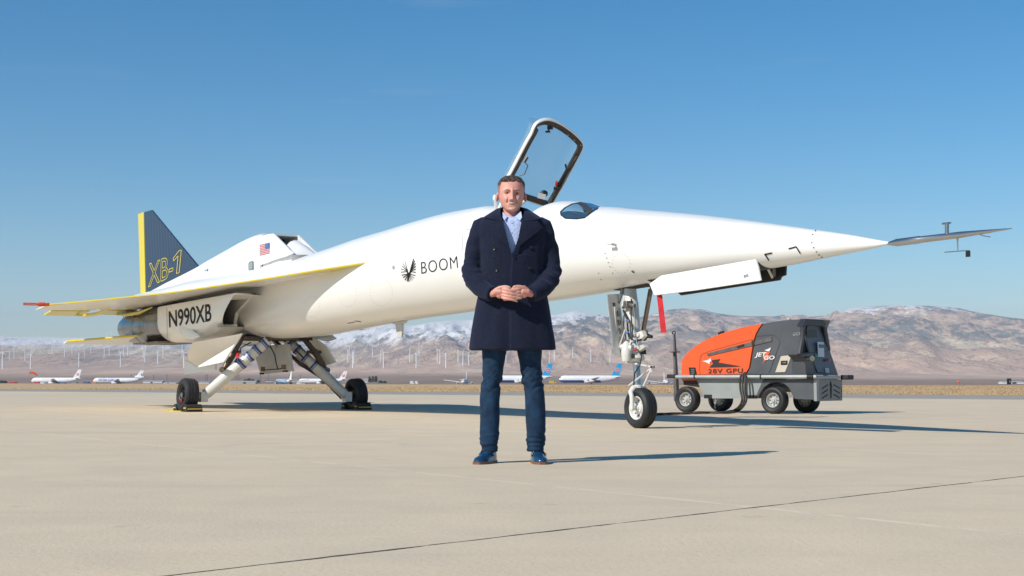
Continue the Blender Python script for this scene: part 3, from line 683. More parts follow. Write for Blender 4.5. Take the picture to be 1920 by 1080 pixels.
# intake duct walls: near lip is raked, the far wall and roof reach forward
Lt = [PU(513, 438, .235), PU(543, 468.5, .235)]      # near side lip, top and bottom
tA, tB = T_of(513, .235), T_of(543, .235); zA = Lt[0].z; zB = Lt[1].z
def wallp(t, u, z): return AP(t, u, z)
def side(px, py, u=.235): t_, z_2 = TZ(px, py, .235); return t_, z_2
for sg in (1, -1):
    pp_ = [side(*q) for q in ((484, 445), (497, 440.5), (505, 438.8), (513, 438), (543, 468.5), (551, 474), (535, 481), (515, 487), (500, 493), (484, 498))]
    spn.prism([AP(t_, .237*sg, z_2) for t_, z_2 in pp_], -RT*sg*.028)
pt_ = [side(513, 438), side(497, 441)]
spn.prism([AP(pt_[0][0], .235, pt_[0][1]), AP(pt_[0][0], -.235, pt_[0][1]), AP(pt_[1][0]-.3, -.235, pt_[1][1]-.01), AP(pt_[1][0]-.3, .235, pt_[1][1]-.01)], (0, 0, -.03))
B_s = bvh_of(spn)
flw = mat('flag_white', (.75, .74, .72), .4); fr_ = mat('flag_red', (.5, .04, .05), .4); fb_ = mat('flag_blue', (.04, .09, .28), .4)
FQ = [(487, 479.5), (506.2, 475), (506.2, 454.8), (487, 459.5)]
def fq(x0, y0, x1, y1): return quadmap([(x0, y0), (x1, y0), (x1, y1), (x0, y1)], FQ)
for k in range(13):
    if k % 2 == 0: poly(spn, B_s, fq(0, k/13, 1, (k+1)/13), fr_, 6, .005)
poly(spn, B_s, fq(.55, 6/13, 1, 1), fb_, 6, .007)
for r_ in range(4):
    for q in range(4):
        x = .61+.11*q; y = .53+.12*r_; poly(spn, B_s, fq(x, y, x+.03, y+.035), flw, 9, .009)
# service hatch and a small marking
hx = [(468, 491), (474, 489), (476, 491), (476, 504), (473.5, 507.5), (468, 509), (466, 506), (466, 494)]
poly(spn, B_s, hx, mat('hatch_grey', (.14, .17, .17), .5), 6, .004); poly(spn, B_s, [(471+(x-471)*.6, 499+(y-499)*.72) for x, y in hx], mat('hatch_inner', (.3, .36, .35), .5), 6, .007)
for k in range(3): dline(spn, B_s, (469.5, 496+4*k), (473.5, 495+4*k), .8, M['greym'], .009)
dline(spn, B_s, (384, 507.5), (391, 506), 1, mark); dline(spn, B_s, (389.5, 504), (389.5, 509), 1, mark); 
si = spn.build('dorsal_intake', parent=jet, smooth=40)
mb = MB().use(M['dark']); mb.box(AP(-10.9, 0, 2.76), (.02, .40, .5), Matrix.Rotation(math.atan2(HD.y, HD.x), 3, 'Z')); mb.build('duct_shade', parent=si)  # dark sheet stands in for the shade deep in the intake
# wedge splitter below the intake
wd_ = MB().use(M['white']); tp_ = PU(580, 478, 0); zw = tp_.z; 
def cs_(px, py): t_, z_2 = TZ(px, py, 0); return t_, z_2
top_ = [cs_(545, 450), cs_(558, 459), cs_(570, 468.5), cs_(581, 477)]; bot_ = [cs_(545, 476), cs_(558, 477.5), cs_(570, 478.5), cs_(581, 478)]
wd_.loft([[AP(a[0], -.1+h, lerp(a[1], b_[1], .12)), AP(a[0], -.1+h*.3, a[1]), AP(a[0], -.1-h*.3, a[1]), AP(a[0], -.1-h, lerp(a[1], b_[1], .12)), AP(b_[0], -.1-h, b_[1]), AP(b_[0], .1+h, b_[1])] for a, b_, h in zip(top_, bot_, (.11, .09, .06, .008))])
wd_.loft([[AP(t_, h, z_2), AP(t_, h, z_2-dz), AP(t_, -h, z_2-dz), AP(t_, -h, z_2)] for t_, z_2, dz, h in ((cs_(563, 477)[0], cs_(563, 477)[1], .35, .16), (cs_(540, 478)[0], cs_(540, 478)[1], .35, .19), (-11.4, cs_(540, 478)[1]-.1, .3, .2))])
wd_.build('splitter', parent=si, smooth=30)

# ---- engine nacelles ----
for sg in (1, -1):
    nc_ = MB().use(M['white']); uo = 1.35; ui = .80
    def nsec(t, uo_, zt, zb, ui_=.45):
        P = []
        n = 10
        P.append((ui_, zt)); P.append((uo_-.02, zt)); P.append((uo_, zt-.03)); zr_ = zb+.40
        P.append((uo_, lerp(zt, zr_, .5)))
        for k in range(n+1):
            a = math.pi/2*k/n; P.append((uo_-.34+.34*math.cos(a), zb+.34-.34*math.sin(a)))
        P.append((ui_, zb)); return [AP(t, u*sg, z) for u, z in P]
    ot = TZ(441, 549, uo); ob_ = TZ(405, 608, uo); it_ = TZ(475, 550, ui); ib = TZ(437, 608, ui)
    zt_ = ot[1]; zlow = ob_[1]
    # body behind the intake: sections follow the raked lip
    def rake(t, k):  # k: 0 at top .. 1 at lip bottom
        return t
    L0 = []; 
    base = nsec(0, uo, zt_-.02, 1.26)
    mx0 = lambda p: p
    secs = []
    for s_ in [0, .1, .25, .5, .75, 1]:
        q = []
        tend = -13.3; ztop = lerp(zt_, 1.9, s_); zbot = lerp(zlow-.01, 1.235, min(1, s_*2.2)**.6)
        uo_ = lerp(uo, 1.30, s_)
        for p in nsec(0, uo_, ztop, zbot, .5):
            l = p-N0; u = abs(l.dot(RT)); z = p.z; kz = min(max((ztop-z)/(ztop-zlow), 0), 1); ku = (uo-u)/(uo-ui)
            tf = lerp(ot[0], ob_[0], kz)+min(ku, 1)*(lerp(it_[0]-ot[0], ib[0]-ob_[0], kz)) if ku > 0.02 else lerp(ot[0], ob_[0], kz)
            q.append(AP(lerp(tf, tend, s_), u*sg, z))
        secs.append(q)
    nc_.loft(secs, False, True)
    # rounded rear shoulder
    rs = []
    for s_, sh in ((0, 0), (.5, .02), (.8, .05), (1, .10)):
        rs.append(nsec(-13.3-.35*s_, 1.30-sh, 1.9, 1.235+sh*.8, .5))
    nc_.loft(rs, False, True)
    # inner wall of the intake, carries the raked splitter forward
    nc_.prism([PU(475, 550, ui) if sg > 0 else AP(it_[0], -ui, it_[1]), AP(ib[0]+.12, ui*sg, lerp(it_[1], ib[1], .6)), AP(ib[0], ui*sg, ib[1]-.02), AP(-12, ui*sg, ib[1]-.02), AP(-12, ui*sg, it_[1])], -RT*sg*.06)
    nc_.prism([AP(it_[0], ui*sg, it_[1]), AP(ot[0], uo*sg, ot[1]), AP(ot[0]-.9, (uo-.05)*sg, ot[1]-.05), AP(ot[0]-.9, ui*sg, it_[1]-.05)], (0, 0, -.03))
    nc_.prism([AP(ib[0], ui*sg, ib[1]-.005), AP(ob_[0], (uo-.01)*sg, ob_[1]-.005), AP(ob_[0]-.4, (uo-.16)*sg, ob_[1]-.005), AP(ob_[0]-.5, ui*sg, ib[1]-.005)], (0, 0, -.04))
    B_n = bvh_of(nc_)
    if sg > 0:
        put_text(nc_, B_n, 'N990XB', [(317.5, 614.5), (396.5, 602.5), (396, 568.5), (316.5, 583.5)], mark, .012, off=.005)
        dline(nc_, B_n, (313, 577), (314, 634), .6, pl)
    no = nc_.build('nacelle', parent=jet, smooth=40)
    mb = MB().use(M['dark']); mb.prism([AP(ib[0]-.55, ui*sg, 1.46), AP(ob_[0]-.35, (uo-.14)*sg, 1.46), AP(ob_[0]-.35, (uo-.14)*sg, ot[1]-.05), AP(ib[0]-.55, ui*sg, ot[1]-.03)], -HD*.03); mb.build('intake_shade', parent=no)  # dark back sheet gives the intake its inner shade by colour
    nz_ = MB().use(M['nozzle']); cc = AP(-13.5, .9*sg, 1.60)
    nz_.lathe(cc, -HD, [(-.3, .30), (.0, .36), (.35, .372), (.36, .366), (.9, .372), (.91, .378), (.98, .378), (1.0, .37), (1.7, .365), (1.71, .372), (1.78, .372), (1.79, .362), (2.4, .34), (2.95, .285), (3.15, .25), (3.16, .235), (2.6, .24)], 40); nz_.build('nozzle', parent=no, smooth=25)
    # small bulged scoop low on the side
    sc = MB().use(M['white'])
    def scp(px, py, du): return AP(T_of(px, 1.3), (1.3+du)*sg, PU(px, py, 1.3).z)
    sc.loft([[AP(T_of(px, 1.3), (1.28+r_*.35*math.cos(a))*sg, zc_+r_*math.sin(a)) for a in [6.283*k/12 for k in range(12)]] for px, zc_, r_ in ((334, 1.5, .02), (338, 1.46, .10), (345, 1.40, .12), (358, 1.33, .09), (372, 1.29, .01))]); sc.build('scoop', parent=no)
    # stabilator
    sb = MB(); rt_, rz_ = T_of(275, 1.1), PU(275, 628, 1.1).z; tt_, tz_ = T_of(125, 2.15), PU(125, 640, 2.15).z; mt_, mz_ = T_of(145, 2.0), PU(147, 638, 2.0).z
    Pp = [(rt_+.3, .85, rz_+.02), (rt_, 1.1, rz_), (mt_, 2.0, mz_), (tt_, 2.15, tz_), (tt_-.35, 2.13, tz_-.03), (rt_-2.3, 1.0, rz_-.13), (rt_-2.3, .8, rz_-.13)]
    def Q(p, dz=0): return AP(p[0], p[1]*sg, p[2]+dz)
    for i in range(3):
        a, b = Pp[i], Pp[i+1]; sb.use(M['yellow']); sb.tube([Q(a), Q(b)], [.022, .02], 8)
    sb.use(M['white']); sb.prism([Q(p, -.015) for p in Pp], (0, 0, .03)); sb.build('stabilator', parent=jet, smooth=30)
mb = MB().use(M['nozzle']); mb.lathe(AP(-18.2, 0, 1.95), -HD, [(0, .3), (.5, .33), (1.0, .3), (1.3, .24), (1.31, .22), (.7, .22)], 32); mb.build('nozzle', parent=jet, smooth=25)

# ---- underside keel box between the engines ----
mb = MB().use(M['white']); mb.loft([[AP(t, u, z) for u, z in ((-w_, 1.75), (w_, 1.75), (w_-.12, zb), (-w_+.12, zb))] for t, zb, w_ in ((-10.7, 1.5, .5), (-11.0, 1.30, .7), (-11.6, 1.25, .9), (-13.4, 1.24, .9), (-14.2, 1.38, .9))]); mb.build('belly', parent=jet, smooth=30, bevel=.06)
brown_panel = MB().use(mat('mottled_dark_brown', (.13, .10, .08), .8, var=.6, vscale=9, vcol=(.4, .35, .28))); brown_panel.box(AP(-14.2, .9, 1.245), (1.6, .8, .03), Matrix.Rotation(math.atan2(HD.y, HD.x), 3, 'Z')); brown_panel.build('engine_bay_panel', parent=jet)  # dark brown panel with random paler mottling
# ================= LANDING GEAR =================
def wheel_parts(c, ax, r, w, rim_m, parent, rr=.56, name='tyre', grooves=3):
    ax = Vector(ax).normalized(); h = w/2
    prof = [(-h*.62, r*rr), (-h*.86, r*(rr+.06)), (-h*1.0, r*.80), (-h*.9, r*.92), (-h*.68, r*.985)]
    for k in range(grooves):
        x = h*(-.42+.84*k/(grooves-1)); prof += [(x-h*.05, r), (x-h*.03, r*.972), (x+h*.03, r*.972), (x+h*.05, r)]
    prof += [(h*.68, r*.985), (h*.9, r*.92), (h, r*.80), (h*.86, r*(rr+.06)), (h*.62, r*rr)]
    mb = MB().use(M['rubber']); mb.lathe(c, ax, prof+[prof[0]], 48, False); ty = mb.build(name, parent=parent, smooth=35)
    mb = MB().use(rim_m)
    for s_ in (1, -1):
        mb.lathe(c, ax*s_, [(-h*.05, r*rr*1.0), (h*.70, r*rr*1.03), (h*.78, r*rr*.98), (h*.70, r*rr*.9), (h*.42, r*rr*.84), (h*.26, r*rr*.76), (h*.22, r*rr*.5), (h*.46, r*rr*.40), (h*.48, r*rr*.27), (h*.70, r*rr*.22), (h*.72, r*rr*.05)], 32)
    mb.use(M['dark']); ref = Vector((0, 0, 1)); a_ = ref.cross(ax).normalized(); b_ = ax.cross(a_)
    for k in range(8):
        t_ = 6.283*k/8; p = c+(a_*math.cos(t_)+b_*math.sin(t_))*r*rr*.63
        for s_ in (1, -1): mb.lathe(p+ax*s_*h*.2, ax*s_, [(0, r*.05), (h*.12, r*.045)], 8)
    return ty, mb.build('rim', parent=parent, smooth=35)
strut_w = mat('strut_white_paint', (.66, .65, .61), .32, coat=.3, var=.12, vscale=8)
blackrim = mat('black_wheel_hub', (.03, .03, .032), .4, metal=.3)
def main_gear(sg, top, low, wc, bands, act, actj):
    a = PU(*top, .38*sg); b = PU(*low, 1.30*sg); mb = MB().use(strut_w)
    d = (b-a); mb.tube([a-d*.02, a+d*.3, a+d*.55, a+d*.97, b], [.088, .088, .098, .088, .07], 20)
    c = PU(*wc, 1.57*sg); c.z = .283
    ms = mb
    ms.tube([b-d*.02, b+RT*sg*.04-UP*.02, c-RT*sg*.10], [.085, .075, .05], 12)
    q = b-UP*.02; ms.box(b+RT*sg*.03-UP*.03, (.16, .12, .17), Matrix.Rotation(math.atan2(HD.y, HD.x), 3, 'Z'))
    leg = ms.build('main_gear_leg', parent=jet, smooth=35)
    wheel_parts(c, RT+UP*.09*sg, .283, .25, blackrim, leg)
    mb = MB().use(M['steel']); mb.lathe(c+RT*sg*.075, RT*sg, [(0, .05), (.03, .05), (.035, .035), (.045, .03)], 16); mb.use(M['red']); mb.box(c+RT*sg*.08-UP*.09-HD*.09, (.03, .04, .05)); mb.build('hub_cap', parent=leg)
    mb = MB().use(M['blue'])
    for k in bands:
        p = a.lerp(b, k); dn_ = d.normalized(); r_ = .093 if k < .4 else .099
        mb = MB().use(M['blue']); mb.lathe(p-dn_*.02, dn_, [(0, r_), (.0, r_+.006), (.035, r_+.006), (.035, r_)], 24); mb.lathe(p+dn_*.03, dn_, [(0, r_), (.0, r_+.005), (.012, r_+.005), (.012, r_)], 24); mb.use(M['dark']).box(p+UP*.02+RT*.1-HD*0, (.03, .03, .02)); mb.build('cable_strap', parent=leg)
    A, B, C = (PU(*act[0], actj[0]), PU(*act[1], actj[1]), PU(*act[2], actj[2]))
    mb = MB().use(M['bronze']); mb.tube([A, A.lerp(B, .9), B, B.lerp(C, .05), B.lerp(C, .6), C], [.05, .05, .075, .06, .06, .03], 14); mb.tube([B-RT*.12, B+RT*.14], .03, 8); mb.tube([A+HD*.05, B+HD*.06], .015, 6); mb.tube([C-RT*.05-HD*.05, C+RT*.05+HD*.05], .05, 8); mb.build('retract_actuator', parent=leg)
    return leg, a, b, c
lg1, a1, b1, c1 = main_gear(1, (500, 641), (384, 741), (352, 741), (.02, .14, .27, .40), ((455, 630), (439, 660), (419, 693)), (.62, .75, .95))
lg2, a2, b2, c2 = main_gear(-1, (541, 640), (648, 741), (668, 740), (.03, .15, .29, .44), ((566, 630), (590, 660), (612, 694)), (-.55, -.75, -1.0))
def rod(name, pts, r, m, parent, n=8): mb = MB().use(m); mb.tube(pts, r, n); return mb.build(name, parent=parent)
rod('brake_hose', [PU(470, 642, .45), PU(452, 652, .55), PU(447, 668, .62), PU(440, 678, .8)], .010, M['dark'], lg1)
rod('drag_brace', [PU(512, 636, -.2), PU(560, 680, -.5), PU(598, 704, -.95), PU(640, 742, -1.25)], .035, M['bronze'], lg2, 6)
rod('brake_hose', [PU(553, 655, -.42), PU(600, 702, -.92), PU(622, 730, -1.15), PU(640, 748, -1.4)], .013, M['dark'], lg2)
rod('brace', [PU(507, 634, .1), PU(521, 652, .1)], .012, M['steel'], lg2)
mb = MB().use(M['red']); mb.prism([PU(444, 661, .75), PU(448, 661, .75), PU(447, 672, .78), PU(443.5, 671, .78)], RT*.01); mb.build('lock_flag', parent=lg1)
for lg, sg, u0, u1 in ((lg1, 1, .40, 1.15), (lg2, -1, -.40, -1.15)):
    A_, B_2 = (a1, b1) if sg > 0 else (a2, b2)
    for o_, r_, m_ in ((.105, .008, M['dark']), (.125, .006, M['steel'])):
        mb = MB().use(m_); mb.tube([A_.lerp(B_2, k/8)+UP*(o_*.55)+HD*o_*.6+RT*.012*math.sin(k*2.1) for k in range(1, 8)], r_, 6); mb.build('hydraulic_line', parent=lg)
    mb = MB().use(M['greym']); q = B_2+UP*.07; mb.box(q, (.07, .05, .06)); mb.tube([q, q-UP*.12+RT*sg*.12], .014, 6); mb.build('brake_fitting', parent=lg)
# dark slab on the uncut belly as the bay's shade, with some plumbing
mb = MB().use(M['dark'])
bay = [PU(453, 628.5, .75), PU(508, 641.5, .72), PU(580, 633, -.35), PU(524, 627, -.5)]
mb.box(AP(-11.15, 0, 1.262), (.95, 1.3, .05), Matrix.Rotation(math.atan2(HD.y, HD.x), 3, 'Z')); mb.build('gear_bay_shade', parent=jet)
mb = MB().use(M['bronze']); mb.tube([PU(458, 633, .7), PU(500, 634, .3), PU(560, 637, -.3)], .02, 8); mb.build('bay_pipe', parent=jet)
def door(name, pts, u, m, th=.035, parent=jet, vec=None, bevel=.008):
    mb = MB().use(m); mb.prism([PU(x, y, u) if not hasattr(u, '__len__') else PU(x, y, u[i]) for i, (x, y) in enumerate(pts)], (vec or -RT)*th); return mb.build(name, parent=parent, smooth=30, bevel=bevel)
door('gear_door', [(360, 643), (452, 625.5), (441, 645), (371, 688), (353, 677), (350.5, 660)], [1.42, 1.3, 1.12, .9, .9, 1.05], M['white'])
door('gear_door', [(370.5, 686.5), (440.5, 644.5), (419, 679), (372, 689.5)], 1.27, M['white'])
door('gear_door', [(345, 676), (345, 702), (403, 694), (403, 681.5), (372, 689), (352, 677)], .75, M['white'])
cd = door('gear_door', [(475, 658), (482, 649), (538, 645), (546, 696), (488, 702)], [.1, .1, -.1, -.1, .1], M['offwhite'], .06)
mb = MB().use(M['dark']); mb.tube([PU(506, 648, .12), PU(515, 665, .14), PU(518, 682, .14), PU(521, 692, .14)], .011, 6); mb.tube([PU(492, 694, .16), PU(521, 692, .14), PU(532, 690, .12)], .010, 6)
mb.use(mat('rusty_bracket', (.2, .12, .06), .7, metal=.3)); mb.box(PU(493, 692, .16), (.07, .05, .08)); mb.box(PU(532, 688, .12), (.08, .05, .08)); mb.use(M['dark']); mb.box(PU(491, 700.5, .16), (.08, .03, .03)); mb.box(PU(535, 696, .12), (.09, .03, .03)); mb.build('brake_line', parent=cd)
door('gear_door', [(572, 630), (588, 633), (612, 650), (628, 679), (608, 685), (592, 666)], [-.75, -.8, -.95, -1.1, -1.1, -.9], M['white'])
door('gear_door', [(548, 668), (556, 668), (596, 703), (560, 686)], -.9, M['greym'], .02)

# ---- nose gear ----
sa = PU(1180, 536, 0); sb_ = PU(1191, 655, 0); sc_ = PU(1197, 730, 0)
mb = MB().use(strut_w); dd = sb_-sa; mb.tube([sa, sa+dd*.25, sa+dd*.27, sa+dd*.85, sb_], [.075, .078, .084, .078, .07], 20)
mb.lathe(sb_-UP*.0, dd, [(-.02, .07), (0, .105), (.035, .105), (.04, .085), (.08, .09), (.11, .1), (.13, .08), (.15, .05)], 24)
ng = mb.build('nose_gear_leg', parent=jet, smooth=35)
mb = MB().use(mat('chromed_oleo', (.48, .48, .48), .22, metal=1)); mb.tube([sb_+dd.normalized()*.1, sc_], .042, 16); mb.build('oleo', parent=ng)
wc = PU(1201, 766, 0); wc.z = .222
wheel_parts(wc, RT, .222, .17, strut_w, ng, rr=.58)
mb = MB().use(strut_w)
for s_ in (1, -1):
    mb.tube([sc_+UP*.02, sc_+RT*.07*s_+UP*.01, sc_+RT*.105*s_-UP*.03, wc+RT*.11*s_+UP*.13-HD*.01, wc+RT*.112*s_], [.04, .035, .03, .026, .024], 10)
    mb.lathe(wc+RT*.09*s_, RT*s_, [(0, .03), (.04, .03), (.045, .022)], 14)
mb.tube([sc_-UP*.01, sc_+UP*.05], .055, 14); mb.build('wheel_fork', parent=ng, smooth=50)
k_ = PU(1223, 689, -.02)
for pa, pb_, r_ in (((1176, 679), (1222, 688), .02), ((1180, 723), (1222, 690), .018), ((1207, 724), (1220, 695), .018)):
    mb = MB().use(strut_w); mb.tube([PU(*pa, .05), PU(*pb_, .02)], [r_, r_*.85], 8, flat=.7); mb.tube([PU(*pb_, .06), PU(*pb_, -.05)], .02, 8); mb.build('torque_link', parent=ng)
rod('pivot_bolt', [PU(1221, 688, .09), PU(1226, 688, -.12)], .013, M['dark'], ng)
mb = MB().use(M['bronze']); mb.tube([PU(1222, 538, 0), PU(1206, 628, 0)], [.034, .03], 4, flat=.6, up=RT); mb.tube([PU(1217, 542, .02), PU(1203, 620, .02)], .009, 6); mb.build('drag_brace', parent=ng, smooth=20)
mb = MB().use(mat('brass_bracket', (.42, .27, .13), .45, metal=.7)); mb.prism([PU(1200, 619, .03), PU(1208, 618, .03), PU(1209, 631, .03), PU(1204, 639, .03), (PU(1200, 636, .03))], -RT*.05); mb.use(strut_w); mb.prism([PU(1193, 624, .1), PU(1203, 620, .1), PU(1207, 630, .1), PU(1195, 642, .1)], -RT*.05); mb.lathe(PU(1198, 628, .1), RT, [(0, .022), (.02, .02)], 12); mb.build('brace_bracket', parent=ng)
mb = MB().use(M['black']); mb.tube([PU(1206, 635, .02), PU(1213, 629, .02), PU(1222, 631.5, .02)], [.03, .028, .018], 10); mb.build('lock_pin', parent=ng)
mb = MB().use(strut_w); p = PU(1175, 660, .13); mb.tube([p-UP*.1, p-UP*.03, p+UP*.02, p+UP*.09, p+UP*.12], [.05, .062, .062, .045, .02], 14); mb.tube([PU(1164, 650, .16), PU(1186, 652, .1)], .035, 10); mb.tube([PU(1181, 646, .13), PU(1187, 638, .12)], .016, 8); mb.build('steering_motor', parent=ng)
mb = MB().use(M['greym']); p = PU(1178, 571, .12); mb.box(p, (.09, .08, .08), Matrix.Rotation(.4, 3, 'Z')); mb.tube([p-RT*.0+HD*.02, p+HD*.12-UP*.02], .025, 10); mb.tube([p-HD*.1-UP*.03, p-HD*.02], .02, 8); mb.build('valve_block', parent=ng, bevel=.008)
mb = MB().use(M['dark']); mb.tube([PU(1169, 582, .1), PU(1176, 598, .11), PU(1177, 615, .11), PU(1179, 630, .11), PU(1188, 640, .12), PU(1202, 637, .1)], .012, 8); mb.build('hydraulic_hose', parent=ng)
for x, y in ((1176.5, 601), (1177, 624), (1189, 641)):
    mb = MB().use(mat('blue_clip', (.04, .16, .5), .4) if 'bclip' not in M else M['bclip']); M['bclip'] = mb.mats[0]; mb.ell(PU(x, y, .12), (.02, .02, .016), 8, 6); mb.build('hose_clip', parent=ng)
mb = MB().use(M['offwhite']); mb.prism([PU(1193, 649, .1), PU(1206, 646, .1), PU(1209, 651, .1), PU(1197, 659, .1)], -RT*.05); mb.use(M['red']); mb.tube([PU(1188, 656, .14), PU(1194, 656, .12)], .011, 8); mb.use(M['dark']); mb.box(PU(1206, 660, .02), (.06, .06, .05)); mb.box(PU(1187, 668, .13), (.04, .03, .05)); mb.build('bracket', parent=ng)
for pts_, r_, m_ in (([(1184, 560), (1183, 590), (1186, 620), (1184, 645)], .008, M['dark']), ([(1188, 575), (1191, 600), (1190, 625), (1196, 650)], .006, M['steel']), ([(1170, 590), (1169, 610), (1173, 632), (1171, 650)], .007, M['dark']), ([(1196, 655), (1203, 668), (1200, 684), (1190, 700), (1188, 722)], .008, M['dark'])):
    mb = MB().use(m_); mb.tube([PU(x, y, .13) for x, y in pts_], r_, 6); mb.build('hydraulic_line', parent=ng)
for x, y in ((1180, 603), (1192, 630), (1176, 640)): mb = MB().use(M['steel']); mb.lathe(PU(x, y, .12), RT, [(0, .02), (.025, .02), (.03, .012)], 10); mb.build('fitting', parent=ng)
rod('link_rod', [PU(1159, 570, .1), PU(1168, 541, .08)], .02, M['greym'], ng); rod('link_rod', [PU(1167, 577, .1), PU(1173, 541, .05)], .014, M['offwhite'], ng)
dr = door('nose_gear_door', [(1137, 551), (1158, 551), (1165, 600), (1171, 672), (1149, 665)], [.30, .1, .1, .1, .30], strut_w, .02)
mb = MB().use(M['offwhite']); mb.prism([PU(1153, 577, .16), PU(1164, 577, .10), PU(1171, 656, .10), PU(1157, 656, .16)], RT*.015)
for y in (588, 605, 621, 637): mb.use(M['greym']).lathe(PU(1160+(y-588)*.06, y, .15), RT, [(0, .033), (.012, .033), (.012, .026), (.004, .024)], 16)
mb.use(M['dark']); mb.box(PU(1149.5, 573, .2), (.05, .04, .06)); mb.box(PU(1160, 658, .17), (.14, .05, .05)); mb.build('door_rib', parent=dr)
rod('door_rod', [PU(1152, 575, .2), PU(1158, 657, .2)], .01, M['offwhite'], ng); rod('door_rod', [PU(1158, 658, .2), PU(1173, 617, .14)], .01, M['offwhite'], ng)
mb = MB().use(M['dark']); decal_up(mb, B_f, [(.30, .13), (.30, -.3), (-.40, -.3), (-.40, .08)]); mb.build('gear_bay_shade', parent=jet)  # dark patch on the closed skin, painted as the shade of the bay
# long bay doors ahead of the nose leg
ld = door('bay_door', [(1217, 532), (1239, 516.5), (1415, 486), (1419, 500), (1425, 526), (1300, 545), (1226, 554)], [.36, .36, .36, .37, .42, .42, .42], M['white'], .03)
mb = MB().use(M['white']); mb.prism([PU(1391, 511, .41), PU(1400, 509, .41), PU(1401, 515, .42), (PU(1392, 517, .42))], RT*.012); mb.build('door_pad', parent=ld, bevel=.004)
pd = door('bay_door', [(1271, 544), (1420, 499), (1473, 496.5), (1472, 516), (1464, 519), (1461, 525.5), (1276, 554), (1271, 550)], -.30, M['black'], .025)  # black here is the shade on the door's inner face, put into its colour
rod('door_strut', [PU(1437, 498, -.05), PU(1448, 520, -.22)], .014, M['offwhite'], pd, 6); mb = MB().use(M['greym']); mb.box(PU(1451, 508, -.27), (.03, .02, .11)); mb.build('door_latch', parent=pd)
mb = MB().use(M['dark']); decal_up(mb, B_f, [(.4, .2), (2.15, .16), (2.15, -.2), (.4, -.3)]); mb.build('bay_opening_shade', parent=jet)  # shade of the open bay painted as a dark patch on the skin
# red streamer
mb = MB().use(M['red']); P0, P1_ = PU(1236.5, 553, .38), PU(1244.5, 624, .40); secs = []
for k in range(15):
    q = P0.lerp(P1_, k/14)+Vector((0, .006*math.sin(k*1.1), 0)); wv = Vector((.028, -.004, 0)); th_ = Vector((0, .0025, 0)); secs.append([q-wv-th_, q+wv-th_, q+wv+th_, q-wv+th_])
mb.loft(secs); tag(mb.build('streamer', smooth=30), 'red fabric streamer hanging beneath the nose bay door of the jet', 'streamer')

# ---- wheel chocks ----
ck = mat('black_rubber_chock', (.02, .02, .02), .7); cs = mat('chock_yellow_stripe', (.7, .42, .02), .5)
def chock(pt, sgn, label):
    rz = math.atan2(HD.y, HD.x)
    t = thing('wheel_chock', label, 'chock', (pt.x, pt.y, .0), rz, 'black wheel chocks round the main wheels')
    a = [(-.0*sgn, 0), (.20*sgn, 0), (.17*sgn, .10), (.12*sgn, .13), (.06*sgn, .12)]
    mb = MB().use(ck); mb.prism([pt+HD*x+RT*.14+UP*z for x, z in a], -RT*.28); mb.build('wedge', parent=t, smooth=30, bevel=.008)
    mb = MB().use(cs); mb.prism([pt+HD*x*sgn+RT*.143+UP*z for x, z in ((.04, .055), (.17, .055), (.165, .075), (.05, .075))], RT*.004)
    mb.box(pt+HD*sgn*.197+UP*.05, (.012, .24, .018), Matrix.Rotation(rz, 3, 'Z')); mb.build('reflective_stripe', parent=t)
    return t
for c_, nm in ((c1, ('behind', 'nearer', 'left')), (c2, ('far', 'farther', 'right'))):
    g0 = Vector((c_.x, c_.y, 0))
    chock(g0-HD*.17, -1, f'black rubber chock with yellow stripe behind the {nm[1]} main wheel'); chock(g0+HD*.17, 1, f'black rubber chock with yellow stripe in front of the {nm[1]} main wheel')
mb = MB().use(mat('yellow_rope', (.65, .5, .02), .7)); g0 = Vector((c1.x, c1.y, .012))+RT*.2
mb.tube([g0-HD*.3+RT*.02, g0-HD*.2+RT*.12, g0+RT*.14, g0+HD*.15+RT*.10, g0+HD*.26+RT*.0], .011, 6); tag(mb.build('rope', smooth=60), 'yellow rope on the concrete linking the chocks of the nearer wheel', 'rope')
# ================= GROUND POWER CART =================
ce = Vector((.755, -.656, 0)); cg = Vector((.656, .755, 0)); CP = Vector((4.15, 22.45, 0))
def SP(px, py, g=0.0):
    "point of the vertical plane g metres behind the near wheels, seen at px, py"
    o = CP+cg*g; d = raydir(px, py); s_ = (o-CAM).dot(cg)/d.dot(cg); return CAM+d*s_
def EP(px, py, ref):
    "point of the cart's end plane through ref"
    d = raydir(px, py); s_ = (ref-CAM).dot(ce)/d.dot(ce); return CAM+d*s_
cart = thing('ground_power_cart', 'orange and dark grey ground power cart on four small wheels with coiled cables', 'power cart', tuple(CP-ce*1.0+cg*.5), math.atan2(ce.y, ce.x))
orange = mat('orange_shell_plastic', (.80, .105, .022), .38, coat=.25, var=.08, vscale=3); cgrey = mat('dark_grey_shell_plastic', (.088, .095, .106), .42, var=.25, vscale=2.5, bump=.05, bscale=200)
galv = mat('galvanised_steel', (.40, .42, .42), .5, metal=.35, var=.25, vscale=7); skirt = mat('pale_grey_panel', (.30, .325, .32), .45, var=.15, vscale=4)
BW = .78; g0_ = .04
def curved(pts, n=3):
    "corner-rounded outline"
    out = []
    for i in range(len(pts)):
        a, b, c = Vector(pts[i-1]), Vector(pts[i]), Vector(pts[(i+1) % len(pts)])
        out += [tuple(b.lerp(a, .12)), tuple(b), tuple(b.lerp(c, .12))] if False else [tuple(b)]
    return out
